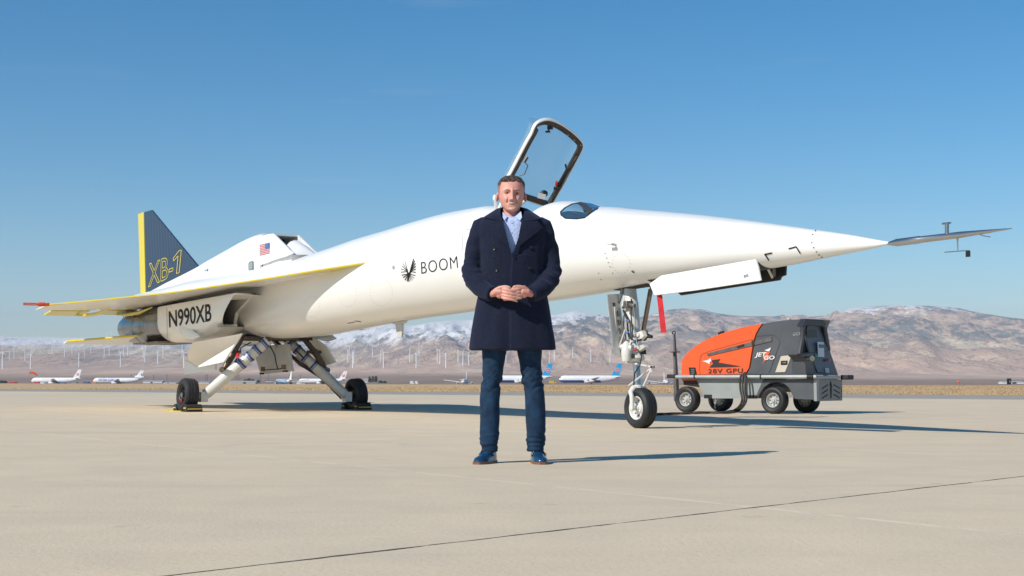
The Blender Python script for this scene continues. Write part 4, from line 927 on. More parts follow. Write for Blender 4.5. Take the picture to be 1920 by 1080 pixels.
def shell(mb, pts, W, g=g0_, dome=.05, ins=.018):
    "side outline given a soft, rounded edge towards both flanks"
    P = [SP(x, y, g) for x, y in pts]; c = sum(P, Vector())/len(P); secs = []
    for gg, k in ((0, ins*1.0), (.02, ins*.45), (.06, .0), (W-.06, 0), (W-.02, ins*.45), (W, ins)):
        secs.append([p.lerp(c, k)+cg*gg for p in P])
    mb.loft(secs)
    return mb
og = [(1276.5, 714), (1276.5, 690), (1277.5, 676), (1283, 667), (1295, 655), (1309.5, 644.5), (1328, 634.5), (1348, 626.5), (1370, 619.5), (1390, 613.6), (1410, 609.5), (1430, 606.3), (1423, 616), (1418, 625), (1414, 638), (1411.7, 650), (1408, 672), (1405, 690), (1398, 702), (1306, 703), (1306, 714)]
mb = MB().use(orange); shell(mb, og, BW)
B_o = bvh_of(mb)
dk = mat('dark_print', (.03, .02, .022), .5)
put_text(mb, B_o, '28V GPU', [(1328, 700), (1393, 699), (1393, 690.3), (1328, 692)], dk, .015, L=4, off=.006, sp=1.15)
poly(mb, B_o, [(1335.5, 675), (1351, 673.2), (1346, 679.5), (1389.5, 686.8), (1371, 687.8), (1330, 688.8), (1338, 681), (1335.5, 679.5)], dk, 4, .007)
lw = mat('logo_white', (.7, .68, .66), .5)
poly(mb, B_o, [(1317, 677), (1326, 675.5), (1334, 671.5), (1333, 675.5), (1335, 677), (1331, 679), (1331.5, 683), (1326, 680)], lw, 4, .009)
# moulded line round the side door
dl = mat('orange_seam', (.5, .06, .015), .6)
for a, b in (((1313, 702), (1311, 690)), ((1311, 690), (1313, 670)), ((1313, 670), (1317, 664)), ((1317, 664), (1330, 658.5)), ((1330, 658.5), (1404, 638)), ((1404, 638), (1414, 636))): dline(mb, B_o, a, b, 1.1, dl, .004)
of = mb.build('front_shell', parent=cart, smooth=45)
gy = [(1398, 703), (1405, 690), (1408, 672), (1411.7, 650), (1414, 638), (1418, 625), (1423, 616), (1430, 606.3), (1450, 602.5), (1475.6, 599.8), (1500, 598.2), (1513, 597.7), (1505.5, 615), (1507.5, 634), (1501.5, 665), (1510, 673), (1512, 690), (1513, 704)]
mb = MB().use(cgrey)
Pn = [SP(x+.6 if i < 8 else x, y, g0_) for i, (x, y) in enumerate(gy)]; c = sum(Pn, Vector())/len(Pn)
mb.loft([[p.lerp(c, k)+cg*gg for p in Pn] for gg, k in ((0, .03), (.025, .01), (.06, 0), (BW-.06, 0), (BW, .03))])
B_g = bvh_of(mb)
rec = mat('recess_edge', (.045, .05, .058), .5)
for a, b in (((1419, 631), (1444, 627.5)), ((1444, 627.5), (1455, 630)), ((1455, 630), (1463, 641)), ((1463, 641), (1452, 672)), ((1452, 672), (1441, 703)), ((1441, 703), (1404, 702))): dline(mb, B_g, a, b, 1.0, rec, .004)
put_text(mb, B_g, 'JET', [(1415, 671.5), (1436, 670.5), (1437.5, 660.5), (1418.5, 661)], lw, .03, L=4, off=.008)
put_text(mb, B_g, 'GO', [(1432, 675), (1452.5, 674), (1453.5, 666.5), (1433.5, 667)], lw, .03, L=4, off=.010)
poly(mb, B_g, [(1433, 659.5), (1444.5, 660.5), (1440, 666), (1444, 667), (1430.5, 681.5), (1434.5, 671.5), (1430.5, 671), (1436, 664.5), (1430, 663.5)], mat('bolt_orange', (.75, .12, .03), .5), 4, .007)
poly(mb, B_g, [(1434, 656.5), (1440, 654.5), (1446, 651.5), (1445, 655), (1443, 659), (1439, 658.5)], lw, 4, .009)
put_text(mb, B_g, 'GO', [(1486, 630), (1500, 628.5), (1501, 622.5), (1488, 624)], mat('faded_print', (.28, .29, .31), .5), .02, L=4, off=.006)
rs_ = mb.build('rear_shell', parent=cart, smooth=45)
mb = MB().use(mat('beige_panel', (.55, .5, .40), .5, var=.1, vscale=8)); mb.prism([SP(*q, g0_-.012) for q in ((1464, 668), (1484.5, 665.5), (1472, 698), (1453, 698.5))], cg*.03); hp = mb.build('fuse_panel', parent=cart, bevel=.006)
mb = MB().use(M['black']); mb.prism([SP(*q, g0_-.026) for q in ((1464, 676.5), (1476, 676), (1475.5, 683.5), (1463.5, 684))], cg*.02); mb.use(M['greym']); mb.prism([SP(*q, g0_-.03) for q in ((1466, 679), (1474, 678.8), (1474, 681), (1466, 681.2))], cg*.01); mb.build('handle', parent=hp, bevel=.004)
strip_m = mat('dull_steel_strip', (.17, .165, .16), .45, metal=.5, var=.3, vscale=12)
mb = MB().use(strip_m); mb.prism([SP(*q, g0_-.014) for q in ((1324.5, 663), (1411, 640.3), (1447, 631.5), (1447, 639.5), (1411, 648), (1326.5, 667.5))], cg*.02)
mb.use(M['dark']); mb.prism([SP(*q, g0_-.03) for q in ((1381, 649), (1394, 645), (1394.5, 648.5), (1382, 652))], cg*.02); mb.prism([SP(*q, g0_-.022) for q in ((1409, 638.5), (1414, 637.5), (1414.5, 646.5), (1409.5, 647.5))], cg*.02)
for x, y in ((1331, 663.5), (1345, 658.5), (1357, 656), (1371, 652.5), (1398, 645), (1428, 640), (1440, 637)): mb.use(M['steel']).lathe(SP(x, y, g0_-.013), -cg, [(0, .012), (.008, .009)], 8)
mb.build('hinge_strip', parent=cart)
mb = MB().use(M['black']); mb.prism([SP(*q, g0_-.015) for q in ((1291, 689), (1303, 689), (1306, 703), (1293, 703))], cg*.02); mb.use(M['greym'])
for k in range(3): mb.prism([SP(*q, g0_-.02) for q in ((1295, 692+3.4*k), (1301.5, 692+3.4*k), (1302, 694+3.4*k), (1295.5, 694+3.4*k))], cg*.01)
mb.build('vent_grille', parent=cart, bevel=.003)
mb = MB().use(M['dark']); mb.tube([SP(1347, 626, .2), SP(1352, 623, .2), SP(1357, 622.5, .2)], .02, 8); mb.build('lifting_eye', parent=cart)
mb = MB().use(skirt); mb.prism([SP(*q, g0_+.02) for q in ((1300, 709), (1306, 711), (1321, 747), (1418, 747), (1432, 714), (1432, 709))], cg*(BW-.05))
mb.use(M['black']); mb.prism([SP(*q, g0_+.008) for q in ((1320, 740), (1334, 740), (1334, 747), (1320, 747))], cg*.03); mb.prism([SP(*q, g0_+.008) for q in ((1402, 741), (1420, 741), (1418, 747.5), (1402, 747.5))], cg*.03)
sk = mb.build('side_skirt', parent=cart, smooth=30)
mb = MB().use(M['black']); mb.prism([SP(*q, g0_+.05) for q in ((1280, 710), (1310, 710), (1312, 726), (1282, 722))], cg*(BW-.1)); mb.prism([SP(*q, g0_+.1) for q in ((1430, 712), (1530, 710), (1528, 735), (1428, 735))], cg*(BW-.2)); mb.build('chassis', parent=cart)
fen = [(1430, 712), (1468, 711.5), (1527, 710.5), (1527, 750), (1490, 748.5), (1484, 738), (1479, 728), (1470, 720), (1456, 717), (1443, 719), (1432, 727), (1420, 746), (1418, 740)]
mb = MB().use(cgrey); mb.prism([SP(*q, g0_+.01) for q in fen], cg*(BW-.03)); mb.build('rear_fender', parent=cart, smooth=30, bevel=.01)
rm = MB().use(galv); A = SP(1266, 706.5, -.02); Bc = SP(1512, 706.5, -.02); Bd = SP(1527, 706.5, -.02); Ce = EP(1572, 707.5, Bd)
rm.tube([A, Bc, Bd, Ce], .032, 14); rm.tube([A, A+cg*BW], .032, 12); rl = rm.build('rail', parent=cart, smooth=60)
for x in (1304, 1428, 1516): q = SP(x, 706.5, -.02); mb = MB().use(M['black']); mb.lathe(q-ce*.015, ce, [(0, .036), (0, .04), (.02 if x < 1500 else .1, .04), (.02 if x < 1500 else .1, .036)], 14); mb.build('rail_clamp', parent=rl)
for q in (A-ce*.0, ):
    mb = MB().use(M['rubber']); mb.box(SP(1260, 705.5, -.02), (.17, .08, .065), Matrix.Rotation(math.atan2(ce.y, ce.x), 3, 'Z')); mb.build('bumper', parent=cart, bevel=.015)
mb = MB().use(M['rubber']); mb.box(EP(1583, 707.5, Bd)+ce*.05, (.14, .2, .075), Matrix.Rotation(math.atan2(ce.y, ce.x), 3, 'Z')); mb.build('bumper', parent=cart, bevel=.015)
# control end
ER = SP(1513, 640, g0_)
hood_o = [(1513, 597.7), (1544, 599.2), (1552, 605), (1551.5, 617), (1559, 648), (1558, 655), (1563, 676), (1572.5, 704), (1513, 704), (1510, 673), (1501.5, 665), (1507.5, 634), (1505.5, 615)]
# frame: near post, far post, roof; the panel sits recessed and leans back
ep = lambda x, y, b=0.: EP(x, y, ER)-ce*b
blackp = mat('black_moulding', (.025, .027, .032), .45)
mb = MB().use(blackp)
mb.prism([ep(1506, 612), ep(1513, 597.7), ep(1544, 599.2), ep(1549, 605), ep(1548, 616), ep(1543, 612), (ep(1513, 610.5))], -ce*.12)     # roof hood
mb.prism([ep(1506, 612), ep(1513, 610.5), ep(1509, 635), ep(1503, 668), ep(1500, 664), ep(1506, 634)], -ce*.06)      # near post
mb.prism([ep(1551, 614), ep(1545, 611), ep(1549, 640), ep(1556, 662), ep(1558, 655), ep(1556.6, 648)], -ce*.12)     # far post
mb.build('control_hood', parent=cart, smooth=30, bevel=.012)
mb = MB().use(cgrey); mb.prism([ep(1501, 664), ep(1556, 656), ep(1563, 676), ep(1572.5, 704), ep(1513, 704), ep(1510, 673)], -ce*.25); mb.build('end_shell', parent=cart, smooth=30, bevel=.015)
pmat = mat('slate_control_panel', (.085, .095, .12), .4)
mb = MB().use(pmat); pp = [ep(1513, 611, .06), ep(1543, 613, .06), ep(1556, 660, .0), ep(1562, 699, -.02), ep(1531, 698.5, -.02), ep(1517, 655, .0)]
mb.prism(pp, -ce*.03); cp = mb.build('control_panel', parent=cart, bevel=.006)
def pq(x0, y0, x1, y1, b, m, nm, th=.008): mb = MB().use(m); mb.prism([ep(x0, y0, b), ep(x1, y0+.5, b), ep(x1+1.2, y1+.5, b), ep(x0+1.2, y1, b)], -ce*th); return mb.build(nm, parent=cp)
pq(1531, 641, 1542.5, 669, -.02, mat('display_bezel', (.45, .56, .66), .4), 'display'); pq(1533, 646, 1542, 652, -.03, mat('display_dark', (.03, .05, .10), .2), 'screen', .004)
pq(1516, 618, 1535, 633, .035, blackp, 'gauge_cluster'); pq(1526, 664, 1531, 670, -.02, mat('green_label', (.02, .22, .14), .5), 'switch'); pq(1544, 690, 1551, 699, -.03, mat('pale_label', (.42, .5, .55), .5), 'label_plate')
mb = MB().use(mat('red_button', (.65, .03, .02), .35)); mb.lathe(ep(1549.5, 675, -.02), ce, [(0, .022), (.02, .022), (.026, .015)], 14); mb.use(M['black']).lathe(ep(1545, 675.5, -.02), ce, [(0, .02), (.01, .02)], 12); mb.build('emergency_button', parent=cp)
mb = MB().use(M['steel']); q = SP(1512, 672, g0_-.02); mb.tube([q, SP(1523, 672, -.06)], [.035, .045], 14); mb.build('socket', parent=cart)
mb = MB().use(M['offwhite']); q = SP(1479, 599.5, .25); mb.lathe(q-UP*.0, UP, [(0, .03), (.02, .03), (.03, .02)], 12); mb.build('exhaust_cap', parent=cart)
# slotted end plate
R2 = SP(1528, 735, g0_); plm = mat('slotted_steel_plate', (.20, .205, .21), .42, metal=.5, var=.15, vscale=9); mb = MB().use(plm)
e2 = lambda x, y, b=0.: EP(x, y, R2)+ce*(.03+b)
mb.prism([e2(1532, 711), e2(1576, 712), e2(1576, 751), e2(1533, 752)], -ce*.02); mb.use(skirt); mb.prism([e2(1527.5, 711), e2(1532, 711), e2(1533, 752), e2(1528.5, 752)], -ce*.05)
mb.use(M['dark'])
for k in range(3):
    y = 723+9*k
    mb.prism([e2(1538, y+5, .003), e2(1549, y-2.5, .003), e2(1549, y-.5, .003), e2(1538, y+7, .003)], ce*.002); mb.prism([e2(1560, y-2.5, .003), e2(1571, y+4, .003), e2(1571, y+6, .003), e2(1560, y-.5, .003)], ce*.002)
mb.prism([e2(1554, 714, .003), e2(1556.5, 722, .003), e2(1555.5, 746, .003), e2(1554, 747, .003), e2(1553.2, 724, .003), e2(1552.5, 721, .003)], ce*.002)
for k in range(4): mb.box(e2(1574.5, 728+5*k, .003), (.01, .01, .02))
mb.build('end_plate', parent=cart)
# wheels
rimw = mat('pale_steel_rim', (.52, .52, .50), .4, metal=.3, var=.15, vscale=20)
for x, y, gg in ((1289.5, 747, 0), (1453, 750.5, 0), (1289.5, 747, 1.0), (1453, 750.5, 1.0)):
    c = SP(x, y, .0)+cg*gg; r_ = .215; c.z = r_
    mb = MB().use(M['rubber']); mb.tube([c-cg*.02, c+cg*.02], .02, 8); 
    mb = MB().use(rimw); mb.tube([c-cg*.06, c+cg*.06], .03, 10); h_ = mb.build('wheel', parent=cart); wheel_parts(c, -cg, r_, .19, rimw, h_, rr=.54)
# towing arm folded upright at the front
mb = MB().use(galv); a = SP(1266.5, 752, .30); b = SP(1263.5, 627, .30); mb.tube([a, b], [.05, .025], 4, flat=.6, up=ce)
mb.use(mat('shaded_iron', (.06, .055, .06), .6)); mb.tube([a+ce*.06, b+ce*.02], [.045, .02], 4, flat=.6, up=ce); tb = mb.build('tow_bar', parent=cart, smooth=20)
mb = MB().use(M['dark']); c = SP(1263.5, 624, .30); mb.tube([c+(ce*math.cos(a_)+UP*math.sin(a_))*.03 for a_ in [6.283*k/14 for k in range(15)]], .01, 6); mb.build('tow_eye', parent=tb)
mb = MB().use(M['dark']); mb.tube([SP(1256, 660, .28), SP(1275, 660, .28)], .010, 6); mb.tube([SP(1263, 661, .28), SP(1264, 668, .28)], .018, 6); mb.build('tow_handle', parent=tb)
# cables hanging from the side and snaking off to the jet
cm = mat('brown_black_cable', (.045, .038, .034), .6, var=.3, vscale=20)
def cable(lbl, off, j):
    top = [SP(1399-j*1.6, 699, -.02), SP(1393+off*4.6, 706, -.09), SP(1392.5+off*4.4, 730, -.10-.02*j), SP(1395.5+off*4.2, 748, -.12), SP(1390.5+off*4, 761, -.16)]
    gr = [(1379+off*5, 770), (1362+off*4, 773+off*.4), (1340, 773.6+off*.3), (1312, 773.6-off*.5), (1285, 774.6+off*.4), (1262, 775.4-off*.5), (1240, 776+off*.3), (1225, 776.4), (1212, 776)]
    P = top+[gnd(x, y, .022) for x, y in gr]; Q = []
    for i in range(len(P)-1):
        p0, p1, p2, p3 = P[max(i-1, 0)], P[i], P[i+1], P[min(i+2, len(P)-1)]
        for k in range(6):
            t = k/6; Q.append(.5*((2*p1)+(p2-p0)*t+(2*p0-5*p1+4*p2-p3)*t*t+(3*p1-p0-3*p2+p3)*t**3))
    for q in Q: q.z = max(q.z, .022)
    mb = MB().use(cm); mb.tube(Q+[P[-1]], .0165, 8); tag(mb.build('power_cable', smooth=60), lbl, 'cable', 'brown power cables hanging from the orange cart')
cable('brown power cable, leftmost of the three hanging over the orange cart rail', -1, 0)
cable('brown power cable, middle of the three hanging over the orange cart rail', 0, 1)
cable('brown power cable, rightmost of the three hanging over the orange cart rail', 1, 2)
# ================= THE MAN =================
MY = 9.04; MS = MY/F
def L(px, py, y=0.0):   # y: metres in front of (-) or behind (+) his heels; corrected so it is seen at px, py
    Y = MY+y; return Vector(((px-960)/F*Y, Y, CH+(HZ-py)/F*Y))
man = thing('person', 'smiling man in a navy double breasted overcoat and jeans with hands clasped', 'person', (0, MY, 0))
def remesh(mb, vox, smooth=2):
    me = bpy.data.meshes.new('tmp'); me.from_pydata(mb.v, [], mb.f); ob = bpy.data.objects.new('tmp', me); col.objects.link(ob)
    b = bmesh.new(); b.from_mesh(me); bmesh.ops.recalc_face_normals(b, faces=b.faces); b.to_mesh(me); b.free()
    md = ob.modifiers.new('r', 'REMESH'); md.mode = 'VOXEL'; md.voxel_size = vox
    if smooth: m2 = ob.modifiers.new('s', 'SMOOTH'); m2.iterations = smooth; m2.factor = .5
    dg = bpy.context.evaluated_depsgraph_get(); e = ob.evaluated_get(dg).to_mesh()
    V = [v.co.copy() for v in e.vertices]; Fc = [tuple(p.vertices) for p in e.polygons]; Nn = [v.normal.copy() for v in e.vertices]
    bpy.data.objects.remove(ob); bpy.data.meshes.remove(me); return V, Fc, Nn
def ringsec(px, py, hw, hd, y=0, n=28, e=2.3):
    c = L(px, py, 0); out = []
    for k in range(n):
        a = 6.28318*k/n; cx, cy_ = math.cos(a), math.sin(a)
        out.append(c+Vector((math.copysign(abs(cx)**(2/e), cx)*hw, y+math.copysign(abs(cy_)**(2/e), cy_)*hd, 0)))
    return out
def topx(p):   # world point -> where it is seen
    return 960+p.x/p.y*F, HZ-(p.z-CH)/p.y*F
def gs(x, s_): return math.exp(-(x/s_)**2)
# --- head ---
HX, HZ0 = (958.8-960)*MS, 1.587
hw_t = [(0, .006), (.004, .025), (.012, .038), (.03, .053), (.05, .0650), (.08, .0745), (.11, .080), (.145, .0815), (.175, .078), (.198, .067), (.214, .048), (.224, .024), (.228, .002)]
fy_t = [(0, .062), (.004, .078), (.012, .090), (.03, .092), (.05, .094), (.075, .094), (.105, .091), (.13, .094), (.16, .089), (.185, .074), (.205, .052), (.22, .024), (.228, .0)]
by_t = [(0, -.02), (.004, -.02), (.012, .0), (.03, .03), (.05, .06), (.08, .088), (.115, .102), (.15, .105), (.18, .092), (.205, .062), (.22, .03), (.228, .0)]
def head_pt(a, h, off=0.0):
    w_ = hermite(hw_t, h); f_ = hermite(fy_t, h); b_ = hermite(by_t, h); yc = (b_-f_)/2; hd = (b_+f_)/2; e = 2.25
    cx, cy_ = math.cos(a), math.sin(a)
    x = math.copysign(abs(cx)**(2/e), cx)*w_; y = yc+math.copysign(abs(cy_)**(2/e), cy_)*hd; z = h
    if off == 0 and cy_ < 0:
        ax_ = abs(x); fr = sst(0, .35, -cy_); d = 0
        bridge = sst(.142, .078, h)*(1 if h > .072 else gs(h-.072, .007))
        d += .026*bridge*gs(x, .0085+.004*bridge)+.010*gs(ax_-.014, .0065)*gs(h-.076, .008)
        d += .007*gs(x, .009)*gs(h-.125, .02)
        d -= .013*gs(ax_-.030, .0145)*gs(h-.112, .010)+.004*gs(ax_-.014, .007)*gs(h-.116, .012)
        d += .0065*gs(ax_-.030, .022)*gs(h-.131, .0065)
        d += .009*gs(ax_-.043, .019)*gs(h-.078, .016)
        d -= .008*gs(ax_-(.024+(.085-h)*.25), .004)*sst(.04, .06, h)*sst(.095, .075, h)
        zm = .0555+(x/.032)**2*.0065; wx_ = 1-sst(.026, .036, ax_); d += .0035*gs(h-(zm+.0065), .003)*wx_+.0065*gs(h-(zm-.0085), .004)*gs(x, .024)-.015*gs(h-zm, .0036)*wx_
        d -= .004*gs(h-.027, .006)*gs(x, .02); d += .006*gs(h-.012, .011)*gs(x, .018)
        d -= .002*gs(h-.165, .0025)*gs(x, .04)
        y -= d*fr
    l = math.hypot(x, y-yc) or 1; x += off*x/l; y += off*(y-yc)/l
    # slight turn and tilt of the head
    tz = R(3.5); x, y = x*math.cos(tz)-y*math.sin(tz), x*math.sin(tz)+y*math.cos(tz)
    return Vector((HX+x, MY+y+.0, HZ0+z*1.03))
body = MB(); NA = 140; hs = [.228*(i/110) for i in range(111)]
body.loft([[head_pt(6.28318*k/NA, min(max(h, .0005), .2275)) for k in range(NA)] for h in hs])
for sg in (-1, 1):   # ears
    c = head_pt(0 if sg > 0 else math.pi, .102)+Vector((.009*sg, .012, 0)); Mx = Matrix.Rotation(R(22*sg), 3, 'Z') @ Matrix.Rotation(R(-8*sg), 3, 'Y')
    body.ell(c, (.008, .017, .031), 14, 10, Mx)
body.tube([L(959, 392, .025), L(959, 404, .02), L(959, 418, .02), L(959, 430, .02)], [.056, .058, .064, .09], 24)
body.loft([ringsec(959, 412, .10, .07), ringsec(959, 425, .17, .09), ringsec(959, 470, .18, .10), ringsec(959, 540, .16, .10), ringsec(959, 600, .17, .10), ringsec(959, 640, .17, .10)])
for xs in (((925, 650), (923, 730), (919, 800), (916, 845)), ((993, 650), (999, 730), (1004, 800), (1004, 845))):
    body.tube([L(x, y, .0) for x, y in xs], [.05, .042, .038, .030], 14)
def arm(sh, el, wr, sg): body.tube([L(*sh, .0), L(*el, -.01), L(*wr, -.165)], [.045, .034, .024], 12)
arm((903, 432), (884, 512), (918, 552), -1); arm((1015, 432), (1035, 512), (1001, 552), 1)
# hands: palm, thumb and four bent fingers each, laced together in front of the coat
YH = -.205
def fing(P, r0, r1): 
    pts = [L(x, y, yy) for x, y, yy in P]; n = len(pts); Q = []
    for i in range(n-1):
        a0, a1, a2, a3 = pts[max(i-1, 0)], pts[i], pts[i+1], pts[min(i+2, n-1)]
        for k in range(4): t = k/4; Q.append(.5*((2*a1)+(a2-a0)*t+(2*a0-5*a1+4*a2-a3)*t*t+(3*a1-a0-3*a2+a3)*t**3))
    Q.append(pts[-1]); rr = [lerp(r0, r1, i/(len(Q)-1)) for i in range(len(Q))]; rr[-1] *= .55
    body.tube(Q, rr, 10); body.ell(pts[-1], (r1*.8,)*3, 10, 8)
body.tube([L(914, 553, -.155), L(922, 552, -.178), L(930, 548, YH+.01), L(942, 547, YH-.0)], [.022, .024, .033, .03], 16, flat=.8)
body.ell(L(937, 548, YH), (.030, .020, .040), 16, 12)
body.tube([L(1007, 553, -.15), L(997, 552, -.175), L(988, 548, YH+.01), L(977, 547, YH+.0)], [.022, .024, .033, .03], 16, flat=.8)
body.ell(L(982, 547, YH), (.030, .020, .040), 16, 12)
FA = [(540.5, 545.2, 546.5, 971, .0), (546.5, 551.0, 552.8, 973, 0), (552.5, 557.0, 559.2, 973, 0), (558, 562.5, 565.4, 970, 0)]
for k, (ya, yb, yc, xt, _) in enumerate(FA):
    fing([(941, ya, YH-.015), (949, (ya+yb)/2, YH-.036), (961, yb, YH-.038), (xt, yc, YH-.020)], .0098-.0005*k, .0074-.0004*k)
FB = [(541, 541.8, 542.6, 951), (547, 548.6, 549.5, 945), (553, 554.6, 556.0, 944), (558.5, 561, 562.8, 945)]
for k, (ya, yb, yc, xt) in enumerate(FB):
    fing([(978, ya, YH-.012), (970, ya+1, YH-.026), (959, yb, YH-.024), (xt, yc, YH-.022)], .0098-.0005*k, .0074-.0004*k)
fing([(930, 543, YH-.005), (939, 539, YH-.018), (948, 537.6, YH-.026), (956, 539, YH-.030)], .0125, .0088)
fing([(989, 543, YH-.0), (981, 539, YH-.014), (972, 537, YH-.022), (963, 538, YH-.028)], .0125, .0088)
V, Fc, Nn = remesh(body, .0032, 1)
skin = mat('skin', (.66, .35, .275), .5, var=.25, vscale=18, vcol=(.60, .24, .185), bump=.15, bscale=500); skin.node_tree.nodes['Principled BSDF'].inputs['Subsurface Weight'].default_value = .12; skin.node_tree.nodes['Principled BSDF'].inputs['Subsurface Radius'].default_value = (.012, .005, .003)
lip = mat('lips', (.40, .12, .10), .4); mb = MB().use(skin); mb.v = V; 
for f in Fc:
    c = (V[f[0]]+V[f[2]])/2; x = c.x-HX-.0057; h = (c.z-HZ0)/1.03; zm = .0555+(x/.032)**2*.0065
    lp_ = c.y < MY-.06 and abs(x) < .031 and -.0125*(1-(x/.031)**2) < h-zm < .0075*(1-(x/.033)**2)
    mb.use(lip if lp_ else skin); mb.f.append(f); mb.m.append(mb.cur)
bo_ = mb.build('body', parent=man, smooth=180, fix=False, merge=False)
B_b = BVHTree.FromPolygons([tuple(v) for v in V], Fc)
def face_at(x, h): return B_b.ray_cast(Vector((HX+.0057+x, MY-1, HZ0+1.03*h)), Vector((0, 1, 0)))[0]
# eyes, brows, teeth
eyem = mat('eye_white', (.45, .40, .37), .2); iris = mat('eye_iris', (.02, .02, .025), .1); brow = mat('eyebrow', (.16, .095, .06), .9); lash = mat('lash_line', (.09, .045, .03), .8)
for ex in (-.0305, .0305):
    p = face_at(ex, .1125); mb = MB().use(eyem); mb.ell(p+Vector((0, .0035, 0)), (.0118, .006, .0040), 14, 8); mb.use(iris).ell(p+Vector((0, .0008, .0)), (.0050, .005, .0042), 10, 6); mb.build('eye', parent=man, smooth=180)
    mb = MB().use(lash); a = [face_at(ex+dx, .1125+.0052-abs(dx)*.28)+Vector((0, -.0003, .0)) for dx in (-.0145, -.0075, 0, .0075, .0145)]; mb.tube(a, [.0006, .0019, .0023, .0019, .0006], 6); mb.build('eyelid', parent=man)
    mb = MB().use(brow); s_ = -1 if ex < 0 else 1; a = [face_at(ex+dx*s_, .1315+dy)+Vector((0, .0002, 0)) for dx, dy in ((-.017, -.0035), (-.008, .000), (.006, .0025), (.019, -.002))]; mb.tube(a, [.0022, .0046, .0040, .0012], 6, flat=.6); mb.build('eyebrow', parent=man)
mb = MB().use(mat('teeth', (.72, .68, .60), .3)); secs = []
for k in range(9):
    xm = (k-4)*.0062; q = face_at(xm, .0558+(xm/.032)**2*.0065); hh = .0056*(1-(xm/.032)**2); q = q-Vector((0, .005, 0))
    secs.append([q+Vector((0, 0, hh)), q+Vector((0, -.001, 0)), q-Vector((0, 0, hh)), q+Vector((0, .004, 0))])
mb.loft(secs); mb.build('teeth', parent=man)
# hair: short cropped cap, dark on top, grey fade at the sides
hair = mat('short_brown_hair', (.045, .030, .022), .6, var=.6, vscale=70, vcol=(.14, .10, .075), bump=.8, bscale=260, stretch=(1, .3, .3)); fade = mat('grey_faded_sides', (.36, .235, .18), .8, var=.45, vscale=160, vcol=(.22, .16, .13), bump=.3, bscale=300)
mb = MB(); NH = 96; hh_ = [.07+.158*(i/52) for i in range(53)]; G = {}
def keep(a, h):
    cy_ = math.sin(a); front = -cy_
    line = lerp(.105, .188+.004*math.sin(a*9), sst(.10, .62, front)) if front > 0 else lerp(.105, .06, sst(0, .6, -front))
    if front > .1 and front < .62: line = max(line, .105)
    return h-line
grid = []
for h in hh_:
    row = []
    for k in range(NH):
        a = 6.28318*k/NH; e_ = keep(a, h); o_ = .0022+.0075*sst(0, .03, e_)*sst(.14, .19, h)+.002*math.sin(37*a+60*h)*sst(.0, .03, e_)
        row.append(head_pt(a, min(h, .2275), max(.0012, o_))+Vector((0, 0, .006*sst(.19, .228, h))))
    grid.append(row)
for i in range(len(hh_)-1):
    for k in range(NH):
        a = 6.28318*(k+.5)/NH; h = (hh_[i]+hh_[i+1])/2
        if keep(a, h) > 0:
            q = (k+1) % NH; mb.use(hair if h > .168+.006*math.sin(a*14) else fade); mb.add([grid[i][k], grid[i][q], grid[i+1][q], grid[i+1][k]], [(0, 1, 2, 3)])
mb.use(hair); mb.add(grid[-1], [tuple(range(NH))])
# small upright tufts along the front hairline
for k in range(90):
    a = R(random.uniform(200, 340)); h = random.uniform(.186, .222); p = head_pt(a, h, .006); d = (p-Vector((HX, MY, HZ0+.13))).normalized()
    mb.tube([p-d*.003, p+d*.004+Vector((random.uniform(-.004, .004), -.003, .006))], [.004, .0006], 5)
mb.build('hair', parent=man, smooth=60, fix=False)

# --- coat ---
coatm = mat('navy_wool', (.0125, .0165, .038), .92, var=.35, vscale=60, bump=.35, bscale=420, spec=.2); coatm.node_tree.nodes['Principled BSDF'].inputs['Sheen Weight'].default_value = .16; coatm.node_tree.nodes['Principled BSDF'].inputs['Sheen Roughness'].default_value = .45; coatm.node_tree.nodes['Principled BSDF'].inputs['Sheen Tint'].default_value = (.35, .42, .7, 1)
ct = MB()
TS = [(959, 401, .055, .05), (959, 405, .15, .075), (959.5, 409, .20, .088), (960, 414, .205, .10), (960.5, 421, .228, .112), (961, 432, .232, .122), (961, 455, .222, .130), (961, 485, .205, .132), (961, 515, .202, .130), (961, 545, .214, .134), (961, 575, .235, .142), (961, 610, .254, .150), (961.5, 640, .270, .155), (961.5, 656, .276, .156)]
ct.loft([ringsec(x, y, a, b, .0, 40, 2.5) for x, y, a, b in TS])
def sleeve(P): ct.tube([L(x, y, yy) for x, y, yy, r in P], [r for *_, r in P], 20)
sleeve([(911, 420, .0, .052), (903, 424, .0, .062), (898, 440, .0, .064), (892.5, 465, .005, .063), (887.5, 490, .005, .062), (884.5, 508, -.005, .064), (889.5, 525, -.045, .064), (902, 540, -.095, .060), (914, 548, -.140, .053), (924.5, 551.5, -.180, .047)])
sleeve([(1009, 420, .0, .052), (1017, 424, .0, .062), (1022, 440, .0, .064), (1027.5, 465, .005, .063), (1032, 490, .005, .062), (1035, 508, -.005, .064), (1029.5, 525, -.045, .064), (1018, 540, -.095, .060), (1006, 548, -.140, .053), (995.5, 551.5, -.180, .047)])
V, Fc, Nn = remesh(ct, .0065, 5)
EDGE = [(480, 961), (533, 957.5), (655, 957)]
